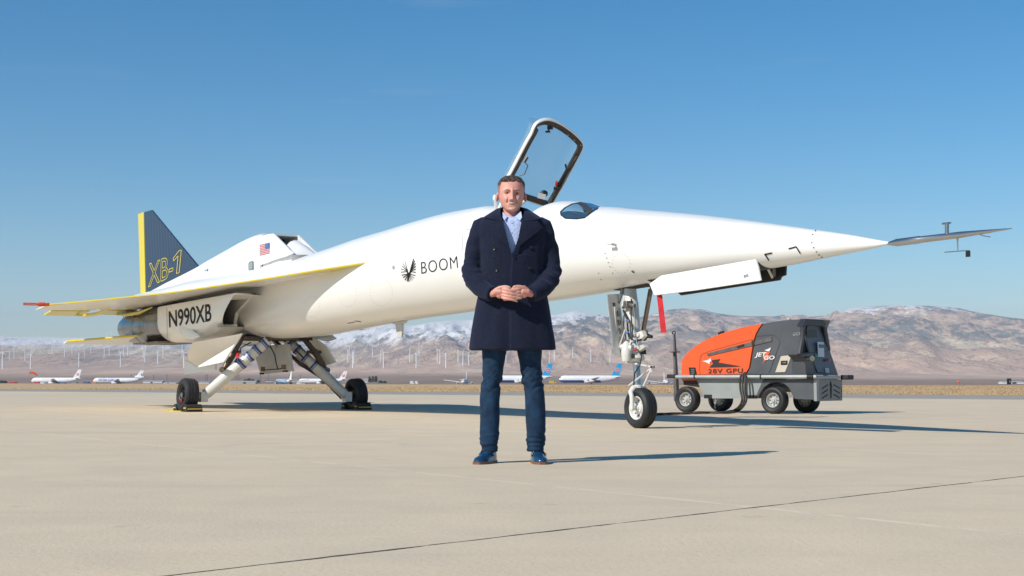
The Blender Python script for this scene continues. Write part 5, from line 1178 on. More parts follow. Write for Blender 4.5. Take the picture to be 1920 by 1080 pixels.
for i, v in enumerate(V):
    px, py = topx(v); n = Nn[i]; d = 0
    el = gs(py-516, 26)*sst(.15, .25, abs(v.x)); cr = noise.noise(Vector((v.x*8, v.y*8, v.z*22+v.x*10)))
    d += .013*el*(.5-abs(cr)*2.2)+.004*el*noise.noise(Vector((v.x*20, v.y*16, v.z*40)))
    ua = sst(.17, .22, abs(v.x))*sst(425, 445, py)*sst(505, 480, py); d += .010*ua*noise.noise(Vector((v.x*14, v.y*12, v.z*16+3)))
    tr = sst(.2, .12, abs(v.x)); d += .007*tr*noise.noise(Vector((v.x*14, v.y*5, v.z*6)))
    sk = sst(560, 650, py); d += .010*sk*noise.noise(Vector((v.x*9, v.y*6+2, v.z*1.6)))
    if n.y < -.1 and py > 478 and abs(v.x) < .2:
        e_ = hermite(EDGE, py); d += .009*(sst(e_-.9, e_+.6, px)*(1-sst(e_+6, e_+42, px)))
    V[i] = v+n*d
VP = [(941.5, 392), (980, 392), (979.5, 415), (972, 446), (964.5, 470), (961, 478), (957, 470), (950, 448), (943, 415)]
def inside(P, x, y):
    c_ = False
    for i in range(len(P)):
        (x1, y1), (x2, y2) = P[i], P[i-1]
        if (y1 > y) != (y2 > y) and x < (x2-x1)*(y-y1)/(y2-y1)+x1: c_ = not c_
    return c_
mb = MB().use(coatm); keepf = []
for f in Fc:
    c = (V[f[0]]+V[f[2]])/2; px, py = topx(c)
    if c.y < MY-.01 and inside(VP, px, py): continue
    if py < 404 and abs(px-959.5) < 22: continue
    keepf.append(f)
mb.v = V; mb.f = keepf; mb.m = [0]*len(keepf)
coat = mb.build('coat', parent=man, smooth=180, fix=False, merge=False)
B_c = BVHTree.FromPolygons([tuple(v) for v in V], Fc)
# lapels and collar, standing proud of the coat
def shellpiece(name, poly_, off, th, m, parent, bulge=.0):
    P, Fq = refine(poly_, [tuple(range(len(poly_)))], 2.5); top = []; cx = sum(p[0] for p in poly_)/len(poly_); cy2 = sum(p[1] for p in poly_)/len(poly_)
    for x, y in P:
        h = B_c.ray_cast(CAM, raydir(x, y)); q = h[0] if h[0] is not None else L(x, y, -.1); n = h[1] if h[0] is not None and h[1].y < 0 else Vector((0, -1, 0)); n = (n*.4+Vector((0, -.6, 0))).normalized()
        top.append(q+n*off)
    b = bmesh.new(); vv = [b.verts.new(p) for p in top]
    for f in Fq:
        try: b.faces.new([vv[i] for i in f])
        except Exception: pass
    bmesh.ops.smooth_vert(b, verts=[v for v in b.verts if not v.is_boundary], factor=.5, use_axis_x=True, use_axis_y=True, use_axis_z=True)
    for f in b.faces:
        f.normal_update()
    if sum(f.normal.y for f in b.faces) > 0: bmesh.ops.reverse_faces(b, faces=b.faces)
    ex_ = bmesh.ops.extrude_face_region(b, geom=b.faces[:]); nv_ = [g_ for g_ in ex_['geom'] if isinstance(g_, bmesh.types.BMVert)]
    bmesh.ops.translate(b, verts=nv_, vec=(0, -th, 0))
    b.verts.index_update(); mb = MB().use(m); mb.add([v.co.copy() for v in b.verts], [tuple(v.index for v in f.verts) for f in b.faces]); b.free()
    return mb.build(name, parent=parent, smooth=50)
shellpiece('lapel', [(943.5, 417), (940, 408), (928, 407.5), (915, 411), (909, 423.5), (921, 436), (937, 451), (953, 465), (957.5, 474), (960, 480), (956.5, 469), (951, 447)], .013, .006, coatm, coat)
shellpiece('lapel', [(977.5, 417), (981, 408), (992, 408.5), (1005, 413.5), (1017.5, 427), (1004, 438.5), (987, 451), (971, 463.5), (965, 472), (961, 480.5), (964.5, 468), (972, 446)], .015, .006, coatm, coat)
it_c = [(942, 416, -.118), (939, 402, -.09), (938.5, 393, -.035), (945, 387.5, .03), (960, 386, .07), (975, 387.5, .03), (982.5, 393, -.035), (981.5, 402, -.09), (979, 416, -.118)]
mid_c = [(936, 415, -.130), (929, 402, -.098), (927, 395, -.03), (937, 389.5, .06), (960, 387, .095), (983, 389.5, .06), (993.5, 395, -.03), (991.5, 402, -.098), (984.5, 415, -.130)]
out_c = [(926, 412, -.122), (912.5, 408.5, -.10), (907, 408, -.02), (916, 403, .08), (960, 400, .12), (1004, 403, .08), (1013, 408, -.02), (1009.5, 410.5, -.10), (993, 414, -.122)]
low_c = [(930, 417, -.10), (918, 413, -.08), (912, 412, -.01), (922, 408, .06), (960, 405, .08), (998, 408, .06), (1009, 412, -.01), (1003, 415, -.08), (989, 418, -.10)]
def spl(P, m=4):
    Q = []; n = len(P); P = [Vector(p) for p in P]
    for i in range(n-1):
        a0, a1, a2, a3 = P[max(i-1, 0)], P[i], P[i+1], P[min(i+2, n-1)]
        for k in range(m): t = k/m; Q.append(.5*((2*a1)+(a2-a0)*t+(2*a0-5*a1+4*a2-a3)*t*t+(3*a1-a0-3*a2+a3)*t**3))
    return Q+[P[-1]]
S4 = [[L(*p) for p in spl(c)] for c in (it_c, mid_c, out_c, low_c)]
mb = MB().use(coatm); mb.loft([[S4[j][i] for j in range(4)] for i in range(len(S4[0]))]); mb.build('collar', parent=coat, smooth=60)
btn = mat('black_horn_button', (.008, .008, .009), .4)
for x, y in ((926.5, 466), (930.5, 506), (995, 464), (992.5, 503)):
    h = B_c.ray_cast(CAM, raydir(x, y)); n = h[1] if h[1].y < 0 else -h[1]; mb = MB().use(btn); mb.lathe(h[0]+n*.001, n, [(0, .0105), (.004, .0115), (.006, .0105), (.0045, .006), (.0045, .001)], 18); mb.use(M['dark']).lathe(h[0]+n*.0045, n, [(0, .002), (.001, .002)], 6); mb.build('button', parent=coat)
for P in (((922.5, 552, -.172), (925.5, 553, -.182)), ((997.5, 552, -.172), (994.5, 553, -.182))):
    pass
# --- shirt ---
shirtm = mat('pale_blue_shirt', (.46, .56, .82), .75, var=.10, vscale=30, bump=.3, bscale=60)
mb = MB().use(shirtm); mb.loft([ringsec(959.5, y, a, b, .0, 32, 2.2) for y, a, b in ((410, .072, .080), (413, .11, .096), (425, .16, .102), (450, .19, .108), (480, .18, .112), (500, .17, .112))])
for i, v in enumerate(mb.v):
    px, py = topx(v); mb.v[i] = v+Vector((0, .005*noise.noise(Vector((v.x*40, v.z*25, 0))), 0))
sh_ = mb.build('shirt', parent=man, smooth=180)
for pts in (([(942.5, 397, -.070), (952, 406, -.098), (946, 413.5, -.112), (942.8, 408, -.108)]), ([(977, 396, -.070), (965, 406.5, -.098), (975, 414, -.112), (979, 407, -.108)])):
    mb = MB().use(shirtm); mb.prism([L(*p) for p in pts], (0, .006, 0)); mb.build('shirt_collar', parent=sh_, bevel=.002)
mb = MB().use(shirtm); mb.loft([[L(959.5, y+(12*max(0, -math.sin(a))**2 if y < 404 else 5*max(0, -math.sin(a))), 0)+Vector((math.cos(a)*r_, .008+math.sin(a)*r_*1.08, 0)) for a in [6.283*k/28 for k in range(28)]] for y, r_ in ((409, .068), (401, .063), (396.5, .0615), (396.5, .0585), (405, .058))], False); mb.build('collar_band', parent=sh_, smooth=60)
mb = MB().use(shirtm); c1_ = [L(959.5+.3*k, 413+10*k, -.0985-.0020*k) for k in range(8)]; mb.loft([[p-Vector((.011, 0, 0)), p+Vector((-.011, -.002, 0)), p+Vector((.011, -.002, 0)), p+Vector((.011, 0, 0))] for p in c1_]); mb.build('placket', parent=sh_)
for y in (418, 436, 455): mb = MB().use(M['offwhite']); mb.lathe(L(959.8, y, -.103-(y-418)*.0002), Vector((0, -1, 0)), [(0, .0045), (.002, .004)], 10); mb.build('shirt_button', parent=sh_)
# --- jeans ---
jm = mat('dark_blue_denim', (.006, .018, .042), .85, var=.4, vscale=14, vcol=(.016, .048, .10), bump=.3, bscale=300, spec=.25)
jn = MB()
for P in ([(931, 600, .085), (928, 640, .085), (926.5, 660, .0785), (925, 680, .070), (923.5, 698, .065), (921, 715, .062), (920, 727, .0635), (918.5, 745, .064), (918.5, 775, .063), (918, 805, .062), (917.5, 822, .0625), (917.5, 834, .056), (918, 846, .050)],
          [(986, 600, .085), (990, 640, .085), (993, 660, .0800), (994.5, 680, .070), (996.5, 698, .067), (999, 715, .0635), (1001, 727, .0635), (1003, 745, .0635), (1004, 775, .0645), (1005, 805, .061), (1004.5, 822, .0615), (1003.5, 835, .056), (1003, 847, .050)]):
    jn.loft([ringsec(x, y, r_, r_*1.08, .01, 28, 2.2) for x, y, r_ in P])
jn.loft([ringsec(960, 560, .17, .11), ringsec(960, 620, .18, .115), ringsec(960, 640, .17, .11)])
V, Fc, Nn = remesh(jn, .0062, 2)
for i, v in enumerate(V):
    px, py = topx(v); n = Nn[i]
    kn = gs(py-712, 17); an = sst(795, 826, py); mdl = .35
    d = .011*kn*(.5-2*abs(noise.noise(Vector((v.x*7, v.y*6, v.z*24-v.x*20)))))+.010*kn*noise.noise(Vector((v.x*12, v.y*12, v.z*34+v.x*16)))+.010*an*noise.noise(Vector((v.x*8+5, v.y*9, v.z*52)))+.003*noise.noise(Vector((v.x*20, v.y*20, v.z*9)))+.003*noise.noise(Vector((v.x*30, v.y*25, v.z*45)))*mdl
    V[i] = v+n*d
mb = MB().use(jm); mb.v = V; mb.f = Fc; mb.m = [0]*len(Fc); mb.build('jeans', parent=man, smooth=180, fix=False, merge=False)
# --- shoes ---
sm_ = mat('blue_polished_leather', (.005, .030, .075), .3, coat=.35, var=.35, vscale=14, vcol=(.010, .06, .14)); sole = mat('tan_leather_sole', (.20, .085, .035), .5); stm = mat('dark_strap', (.006, .012, .03), .35)
for cx, ang in ((915.5, -20), (1008, 8)):
    org = L(cx, 838, 0); org.z = 0; Mx = Matrix.Rotation(R(ang), 4, 'Z')
    def sp(x, y, z): return Vector((org.x, org.y, 0))+(Mx @ Vector((x, y, z)))
    # y negative = towards the toe
    ST = [(.075, .020, .055, .0), (.068, .033, .10, .0), (.04, .038, .105, .0), (.005, .040, .100, 0), (-.03, .042, .082, 0), (-.07, .046, .064, 0), (-.11, .047, .053, 0), (-.15, .042, .046, 0), (-.178, .031, .038, 0), (-.196, .013, .028, 0)]
    mb = MB().use(sm_); secs = []
    for y, w_, h_, _ in ST:
        q = []
        for k in range(20):
            a = 6.28318*k/20; cxx, czz = math.cos(a), math.sin(a); q.append(sp(math.copysign(abs(cxx)**.75, cxx)*w_, y, .014+(h_-.014)*(max(czz, 0)**.8) if czz > 0 else .014))
        secs.append(q)
    mb.loft(secs); so_ = mb.build('shoe', parent=man, smooth=60)
    mb = MB().use(sole); mb.loft([[sp(sx*(w_+.004), y*1.02, z) for sx, z in ((-1, 0.0), (-1, .015), (1, .015), (1, 0.0))] for y, w_, h_, _ in ST]); mb.build('sole', parent=so_)
    mb = MB().use(stm); mb.tube([sp(-.046, -.035, .045), sp(-.03, -.038, .075), sp(0, -.036, .088), sp(.03, -.036, .075), sp(.048, -.03, .045)], .0055, 8); mb.use(M['steel']); mb.box(sp(.047 if ang > 0 else -.047, -.033, .055), (.008, .018, .018)); mb.build('strap', parent=so_)
# ================= DISTANT THINGS =================
def tint(n, c, **k): return mat(n, c, .45, **k)
aw = tint('airliner_white', (.74, .74, .74)); agrey = tint('airliner_grey', (.42, .43, .44)); dkg = tint('airliner_dark_grey', (.10, .10, .11)); csblue = tint('bright_blue_tail', (.008, .30, .62)); jred = tint('tail_red', (.62, .02, .02)); wblue = tint('deep_blue', (.02, .08, .32)); glassb = tint('airliner_windows', (.05, .06, .08)); lgrey = tint('pale_grey_wing', (.55, .56, .57)); ltblue = tint('pale_blue_fuselage', (.30, .42, .55)); yel = tint('ladder_yellow', (.6, .42, .05))
def terr(px, d):
    return terrain_z(px, d)
def airliner(label, ref_px, base_y, d, ang, Lg, Rf, span, H, style, name='airliner', double=False, group=None):
    "nose along local +x; ref_px: where the middle of the fuselage is seen"
    gz = CH+(HZ-base_y)/F*d; o = Vector(((ref_px-960)/F*d, d, gz)); t = thing(name, label, 'airliner', tuple(o), R(ang), group); Mx = Matrix.Translation(o) @ Matrix.Rotation(R(ang), 4, 'Z')
    P = lambda x, y, z: Mx @ Vector((x, y, z))
    zc = Rf*1.0+H*.105; hl = Lg/2
    mb = MB(); st = [(1.0, .02, -.25), (.985, .30, -.18), (.96, .55, -.1), (.91, .85, -.03), (.84, 1, 0), (.2, 1, 0), (-.35, 1, 0), (-.6, .85, .14), (-.8, .55, .38), (-.93, .28, .58), (-1, .08, .7)]
    vr = 1.18 if double else 1.0; n = 20; secs = []
    for x, r_, dz in st: secs.append([P(x*hl, Rf*r_*math.cos(6.283*k/n), zc+Rf*vr*(dz+r_*math.sin(6.283*k/n))) for k in range(n)])
    for i in range(len(secs)-1):
        for j in range(n):
            k = (j+1) % n; low = math.sin(6.283*(j+.5)/n) < -.45
            c = aw
            if style == 'cs' and low and i < 6: c = wblue
            if style == 'pale': c = ltblue if i < 7 else aw
            mb.use(c); mb.add([secs[i][j], secs[i][k], secs[i+1][k], secs[i+1][j]], [(0, 1, 2, 3)])
    mb.use(glassb); mb.prism([P(.955*hl, -.56*Rf, zc+.30*Rf), P(.955*hl, .56*Rf, zc+.30*Rf), P(.93*hl, .62*Rf, zc+.52*Rf), P(.93*hl, -.62*Rf, zc+.52*Rf)], P(.02*hl, 0, .1*Rf)-P(0, 0, 0))
    for s_ in (1, -1):
        for zz in ((.22,) if not double else (.05, .6)):
            for k in range(30):
                x = lerp(.78, -.55, k/29)*hl; mb.use(glassb if style != 'cs' else agrey); yy = Rf*math.sqrt(max(0, 1-(zz/vr)**2))*1.004*s_
                mb.add([P(x, yy, zc+zz*Rf), P(x-.28, yy, zc+zz*Rf), P(x-.28, yy, zc+zz*Rf+.45), P(x, yy, zc+zz*Rf+.45)], [(0, 1, 2, 3)])
    B_ = bvh_of(mb)
    fu = mb.build('fuselage', parent=t, smooth=50, fix=False)
    for s_ in (1, -1):
        mb = MB().use(lgrey); a = [(.22*hl, .6*Rf, zc-.6*Rf), (-.12*hl, .6*Rf, zc-.65*Rf), (-.36*hl, span/2, zc+.45*Rf), (-.28*hl, span/2, zc+.45*Rf)]
        mb.prism([P(x, y*s_, z) for x, y, z in a], P(0, 0, .7)-P(0, 0, 0)); wg = mb.build('wing', parent=t, smooth=30)
        engs = (.33,) if not double else (.30, .58)
        for e_ in engs:
            y = span/2*e_*s_; x = (.22-(.58)*e_+.02)*hl; z = zc-.6*Rf+(1.05*Rf)*e_-.75*Rf*.8; er = Rf*.52
            mb = MB().use(aw if style != 'pale' else agrey); mb.lathe(P(x+.09*hl, y, z), P(-1, 0, 0)-P(0, 0, 0), [(0, er*.85), (.1*er, er), (er*1.6, er), (er*3, er*.7), (er*3.6, er*.4)], 16); mb.use(dkg).lathe(P(x+.091*hl, y, z), P(-1, 0, 0)-P(0, 0, 0), [(-.05, er*.8), (.1, er*.8)], 14); mb.build('engine', parent=t)
        mb = MB().use(lgrey); zt = zc+.5*Rf; a = [(-.80*hl, .3*Rf, zt), (-.95*hl, .3*Rf, zt), (-1.02*hl, span*.17, zt+.25*Rf), (-.94*hl, span*.17, zt+.25*Rf)]
        mb.prism([P(x, y*s_, z) for x, y, z in a], P(0, 0, .35)-P(0, 0, 0)); mb.build('stabilizer', parent=t)
    fc = {'cs': csblue, 'jal': aw, 'wg': aw, 'pale': aw, 'plain': aw}[style]
    mb = MB().use(fc); zb = zc+.6*Rf; f4 = [(-.66*hl, zb), (-.93*hl, zb), (-1.04*hl, H), (-.90*hl, H)]
    mb.prism([P(x, -.25, z) for x, z in f4], P(0, .5, 0)-P(0, 0, 0))
    fz = (zb+H)/2; fx = -.885*hl
    for s_ in (1, -1):
        yy = .28*s_
        def dk_(x, z, r_, c): mb.use(c); mb.add([P(fx+x+r_*math.cos(6.283*k/14), yy, fz+z+r_*math.sin(6.283*k/14)) for k in range(14)], [tuple(range(14))])
        if style == 'jal':
            dk_(0, -.3, 1.75, jred); yy = .30*s_; dk_(0, .7, .75, aw); mb.use(aw); mb.add([P(fx-1.2, yy, fz-.9), P(fx+1.2, yy, fz-.9), P(fx+1.0, yy, fz-.45), P(fx-1.0, yy, fz-.45)], [(0, 1, 2, 3)])
        if style == 'cs':
            for x, z, r_ in ((0, 1.6, 1.5), (1.8, .7, 1.3), (-1.8, .7, 1.3), (.9, -.9, 1.2), (-.9, -.9, 1.2)): yy = (.28+.01*r_)*s_; dk_(x, z, r_, aw); yy = (.33)*s_; dk_(x, z, r_*.72, jred)
            mb.use(jred); mb.add([P(fx-.3, .31*s_, fz-3.6), P(fx+.3, .31*s_, fz-3.6), P(fx+.3, .31*s_, fz-1.5), P(fx-.3, .31*s_, fz-1.5)], [(0, 1, 2, 3)])
        if style == 'wg': mb.use(wblue); mb.add([P(-.80*hl, yy, zb+.1), P(-.93*hl, yy, zb+.1), P(-.96*hl, yy, zb+3.2), P(-.87*hl, yy, zb+3.6)], [(0, 1, 2, 3)]); mb.use(dkg); mb.add([P(-.93*hl, yy*1.1, zb+3.8), P(-.96*hl, yy*1.1, zb+3.8), P(-.99*hl, yy*1.1, zb+6.2), P(-.93*hl, yy*1.1, zb+6.2)], [(0, 1, 2, 3)])
    fo_ = mb.build('tail_fin', parent=t, smooth=0, fix=False)
    if style == 'wg':
        mb = MB().use(aw); mb.lathe(P(-.76*hl, 0, zb+2.0), P(-1, 0, 0)-P(0, 0, 0), [(-2, 1.9), (-1.7, 2.2), (3, 2.2), (6.5, 1.7), (9, 1.0)], 16); mb.build('tail_engine', parent=t)
    for x, y in ((.8*hl, 0), (-.05*hl, Rf*.9), (-.05*hl, -Rf*.9)):
        mb = MB().use(agrey); mb.tube([P(x, y, zc-.7*Rf), P(x, y, .6)], .22, 6); mb.use(dkg)
        for q in (-.35, .35): mb.lathe(P(x, y+q, .6), P(0, 1, 0)-P(0, 0, 0), [(-.2, .6), (.2, .6)], 12)
        mb.build('landing_gear', parent=t)
    return t, fu, P, zc, B_
JD = 1740
a1_ = airliner('white airliner with a red round tail emblem, behind the orange windsock at far left', 105, 721.6, JD, 172, 64, 3.5, 60, 18.8, 'jal')
t, fu, P, zc, B_ = a1_; 
a2_ = airliner('white three engined cargo jet with blue tail and blue lettering on its side', 221, 721.4, 1760, 174, 64, 3.4, 52, 17.8, 'wg')
def side_text(A, txt, x0, x1, z0, z1, m, Rf, bold=.02):
    t, fu, P, zc, B_ = A; v, f = text_shape(txt, bold, 0, 1.1); mb = MB().use(m); q = refine(v, f, .3)
    mb.add([P(lerp(x0, x1, x), Rf*math.sqrt(max(.02, 1-((lerp(z0, z1, y)-zc)/Rf)**2))*1.012+.03, lerp(z0, z1, y)) for x, y in q[0]], q[1]); o = mb.build('lettering', parent=fu_parent(t), fix=False); return o
def fu_parent(t): return [o for o in col.objects if o.parent == t and o.name.startswith('fuselage')][0]
side_text(a2_, 'WESTERN GLOBAL', 24, 2, 4.7+.0, 7.6, wblue, 3.4, .03)
side_text(a1_, 'JAPAN AIRLINES', 18, 2, 6.3, 7.6, agrey, 3.5)
airliner('pale blue airliner seen from behind at an angle, framed between the jet\'s main wheels', 533, 722, 1700, 118, 55, 2.9, 56, 16.5, 'pale')
a4_ = airliner('white airliner with a red round tail emblem, just left of the far main wheel', 604, 721.8, 1740, 173, 61, 3.0, 58, 17.0, 'jal')
airliner('white airliner seen nose on, left of the man\'s legs', 872, 722, 1700, -92, 55, 2.8, 52, 16.5, 'plain')
airliner('double deck airliner with bright blue tail, half hidden behind the man\'s legs', 976, 720.5, 1660, 174, 72.7, 3.6, 76, 24, 'cs', double=True)
airliner('double deck airliner with bright blue tail, in full view right of the man', 1106, 720.5, 1660, 174, 72.7, 3.6, 76, 24, 'cs', double=True)
airliner('white airliner seen nose on between the nose wheel and the orange cart', 1248, 722, 1800, -91, 50, 2.6, 46, 15.5, 'plain')

# ---- wind turbines ----
tw = mat('turbine_white', (.80, .81, .82), .6)
def make_turbine():
    t = thing('wind_turbine', 'x', 'wind turbine'); mb = MB().use(tw); mb.tube([(0, 0, -3), (0, 0, 40), (0, 0, 79)], [2.7, 2.3, 1.7], 10); mb.build('tower', parent=t)
    mb = MB().use(tw); mb.tube([(0, 5, 80), (0, 2, 80), (0, -2.5, 80), (0, -4, 80)], [1.4, 2.2, 2.1, .6], 8); mb.build('nacelle', parent=t)
    return t
def add_blades(t, rot, nm='blade'):
    for k in range(3):
        a = rot+k*2*math.pi/3; d = Vector((math.sin(a), 0, math.cos(a))); c = Vector((0, -3.2, 80)); s_ = Vector((math.cos(a), 0, -math.sin(a)))
        mb = MB().use(tw); mb.loft([[c+d*r_+s_*w_, c+d*r_+Vector((0, -.5, 0)), c+d*r_-s_*w_, c+d*r_+Vector((0, .5, 0))] for r_, w_ in ((1, .6), (6, 1.1), (18, .7), (31, .25))]); mb.build(nm, parent=t)
protos = []
for k, rot in enumerate((.15, .9, 1.6)):
    t = make_turbine(); add_blades(t, rot); protos.append(t)
TL = [(4.7, 699, 666.7), (17.5, 678, 661), (26.7, 671.7, 653), (47, 677, 652), (57.5, 691.7, 663.7), (60, 665, 648), (98, 665, 648), (121, 670, 651), (135, 664, 647.5), (148, 689, 662.5), (158.7, 671.7, 657.5), (170.5, 663.7, 646.7), (195.5, 671.7, 653), (205, 666.7, 647.5), (226, 688, 661.7), (232.5, 669, 650), (239.7, 667.5, 648), (268.7, 671, 651), (273, 664, 645), (271, 680, 660), (296, 683, 657.5), (306, 671, 648), (341.7, 668, 647), (345, 690, 661),
      (610, 648, 638), (652.6, 680.7, 657), (655, 667, 649.6), (661.5, 694, 664.4), (663.4, 682, 657.8), (698.5, 670, 650), (713.6, 680.7, 658.5), (719, 695, 665), (768.6, 680, 656), (780.4, 693, 665), (786, 664.4, 646), (820, 679, 655.5), (825, 683, 658.5), (836, 693, 665), (859, 678.5, 657), (868, 687.4, 663), (879, 685, 661.5),
      (949, 680, 660), (1030, 681, 661.7), (1039.7, 676.7, 656.7), (1073.7, 672.5, 654), (1108, 679.7, 656.7), (1144, 680, 658)]
SK = [(7, 633, 625), (33, 633, 626), (61, 633, 624), (74, 633, 625), (86, 633, 625), (97, 633, 625), (141, 633, 627), (183, 634, 627), (201, 634, 622), (209, 634, 624), (624, 650, 642), (639, 649, 641), (681.5, 649, 641), (695.5, 648, 642), (709.6, 648, 641), (725.5, 650, 642), (740, 648, 643)]
def find_d(px, by):
    d = DP
    while d < DR:
        z = terrain_z(px, d); y = HZ-(z-CH)/d*F
        if y <= by: return d, z
        d += 25
    return DR, terrain_z(px, DR)
ORD = ['first', 'second', 'third', 'fourth', 'fifth', 'sixth', 'seventh', 'eighth', 'ninth', 'tenth', 'eleventh', 'twelfth', 'thirteenth', 'fourteenth', 'fifteenth', 'sixteenth']
rowsT = {}
for px, by, hy in TL:
    zone = 'left' if px < 400 else 'mid' if px < 900 else 'right'; lv = 'low' if by > 673 else 'high'; rowsT.setdefault((zone, lv), []).append((px, by, hy))
for px, by, hy in SK: rowsT.setdefault(('left' if px < 400 else 'mid', 'sky'), []).append((px, by, hy))
TXT = {('left', 'low'): 'from left among turbines low on hills under the jet wing', ('left', 'high'): 'from left among turbines high on hills under the jet wing', ('mid', 'low'): 'from left among turbines low on foothills beside the far main wheel', ('mid', 'high'): 'from left among upper foothill turbines between far wheel and man',
       ('right', 'low'): 'from left among turbines low on the slope right of the man', ('right', 'high'): 'from left among turbines higher on the slope right of the man', ('left', 'sky'): 'from left among tiny turbines on the snowy skyline at far left', ('mid', 'sky'): 'from left among tiny turbines high behind the jet\'s belly antenna'}
cnt = 0; firstp = [True]*3
for key, lst in rowsT.items():
    lst.sort()
    for i, (px, by, hy) in enumerate(lst):
        d, z = find_d(px, by) if key[1] != 'sky' or key[0] == 'mid' else (DR-60, terrain_z(px, DR-60)); k = cnt % 3
        hub = abs(by-hy)*d/F; s_ = max(.35, hub/80)
        t = protos[k] if firstp[k] else copy_tree(protos[k]); firstp[k] = False
        t.location = ((px-960)/F*d, d, z); t.rotation_euler = (0, 0, R(random.uniform(-35, 60))); t.scale = (s_*1.15, s_*1.15, s_)
        t['label'] = 'white wind turbine, '+ORD[i]+' '+TXT[key]; t['category'] = 'wind turbine'; t['group'] = 'wind turbines on the hills'
        cnt += 1

# ---- low buildings, vans, trees, poles beyond the grass ----
wallb = mat('beige_metal_wall', (.55, .50, .42), .7, var=.15, vscale=.3); wallw = mat('white_metal_wall', (.68, .67, .64), .7, var=.1, vscale=.3); roofm = mat('pale_roof', (.42, .42, .42), .6); doorm = mat('dark_doorway', (.04, .045, .05), .6); walln = mat('brown_wall', (.26, .19, .15), .8)
def shed(label, x0, x1, yt, yb, m, d=2000, doors=(), roof=.35, dep=18):
    yb -= 1.0; yt -= 1.6; z0 = CH+(HZ-yb)/F*d; x0w = (x0-960)/F*d; x1w = (x1-960)/F*d; h = (yb-yt)/F*d; t = thing('low_building', label, 'building', ((x0w+x1w)/2, d, z0))
    mb = MB().use(m); mb.box(((x0w+x1w)/2, d+dep/2, z0+h*(1-roof)/2-1), (x1w-x0w, dep, h*(1-roof)+2)); mb.build('wall', parent=t)
    mb = MB().use(roofm); e = .4; a = [(x0w-e, d-e, z0+h*(1-roof)), (x0w-e, d+dep+e, z0+h*(1-roof)), (x0w-e, d+dep/2, z0+h)]; mb.prism(a, (x1w-x0w+2*e, 0, 0)); mb.build('roof', parent=t)
    for a_, b_ in doors:
        mb = MB().use(doorm); mb.box((((a_+b_)/2-960)/F*d, d-.05, z0+h*.28), ((b_-a_)/F*d, .12, h*.56)); mb.build('door', parent=t)
    return t
shed('long beige shed with one dark doorway, seen between the jet\'s main legs', 427, 479, 715.6, 721.6, wallb, doors=((456, 461),))
shed('low pinkish building right of the long beige shed', 497, 521, 716, 721.5, walln); shed('white low building beside the near main wheel', 372, 392, 717, 721.5, wallw)
shed('small beige building next to dark trees, right of the far main wheel', 680, 691, 711.5, 719, wallb, d=2100); shed('white hangar behind the three engined cargo jet\'s tail', 268, 304, 715, 720.5, wallw, d=2050, doors=((282, 286),)); shed('low white shed right of the hangar, left of the near main wheel', 306, 330, 718, 721.5, wallw, doors=((314, 316),))
shed('white low building just left of the far leg airliner', 556, 572, 715.5, 721.5, wallw, d=1950); shed('long low white building on the plain left of the man', 728, 800, 718.2, 720.2, wallw, d=2300); shed('grey low building with dark door behind the nose wheel airliner', 1212, 1232, 716.5, 721.5, wallb, d=2000, doors=((1216, 1219),))
shed('low flat building at the far right behind the black sign', 1880, 1920, 716, 720.6, wallw, d=2000, doors=((1898, 1906),))
def van(label, px, by, d, m, L_=6, name='van', h=2.4):
    by -= .8; z0 = CH+(HZ-by)/F*d; x = (px-960)/F*d; t = thing(name, label, name.replace('_', ' '), (x, d, z0)); k = L_/6
    mb = MB().use(m); mb.prism([(x-3*k, d-1, z0+.4), (x+3*k, d-1, z0+.4), (x+2.9*k, d-1, z0+1.3*h/2.4), (x+2.1*k, d-1, z0+h), (x-2.95*k, d-1, z0+h)], (0, 2, 0)); mb.build('body', parent=t, smooth=0, bevel=.08)
    mb = MB().use(doorm); mb.prism([(x+1.2*k, d-1.03, z0+h*.55), (x+2.5*k, d-1.03, z0+h*.55), (x+2.0*k, d-1.03, z0+h*.9), (x+1.2*k, d-1.03, z0+h*.9)], (0, .04, 0)); mb.build('window', parent=t)
    for q in (-1.9*k, 1.9*k): mb = MB().use(M['rubber']); mb.lathe((x+q, d-1.02, z0+.42), (0, 1, 0), [(0, .42), (.25, .42)], 12); mb.build('wheel', parent=t)
    return t
vr_ = tint('van_red', (.5, .06, .05)); vw_ = tint('van_white', (.7, .7, .7)); vb_ = tint('van_blue', (.06, .12, .25)); vg_ = tint('van_grey', (.25, .26, .27))
van('large red trailer parked at far left before the windsock', 25, 721.8, 1500, vr_, 9, 'trailer', 3); van('red trailer under the nose of the leftmost airliner', 70, 721.8, 1500, vr_, 7, 'trailer', 3)
van('white van under the wing of the leftmost airliner', 81, 722, 1500, vw_, 6); van('blue grey van under the wing of the leftmost airliner', 119, 722, 1500, vb_, 7); van('grey truck under the tail of the leftmost airliner', 141, 722, 1500, vg_, 7, 'truck', 3)
van('blue truck between the two leftmost airliners', 163, 722, 1500, vb_, 8, 'truck', 3.2); van('orange van under the nose of the cargo jet', 178, 722, 1500, tint('van_orange', (.6, .2, .06)), 5)
van('white box truck, left one of two side by side left of the man', 773, 722, 1150, vw_, 3.6, 'truck', 2.9); van('white box truck, right one of two side by side left of the man', 781.5, 722, 1150, vw_, 2.6, 'truck', 2.9)
van('yellow loading truck beside the full view blue tailed airliner', 1036, 720.5, 1600, yel, 8, 'truck', 3.4)
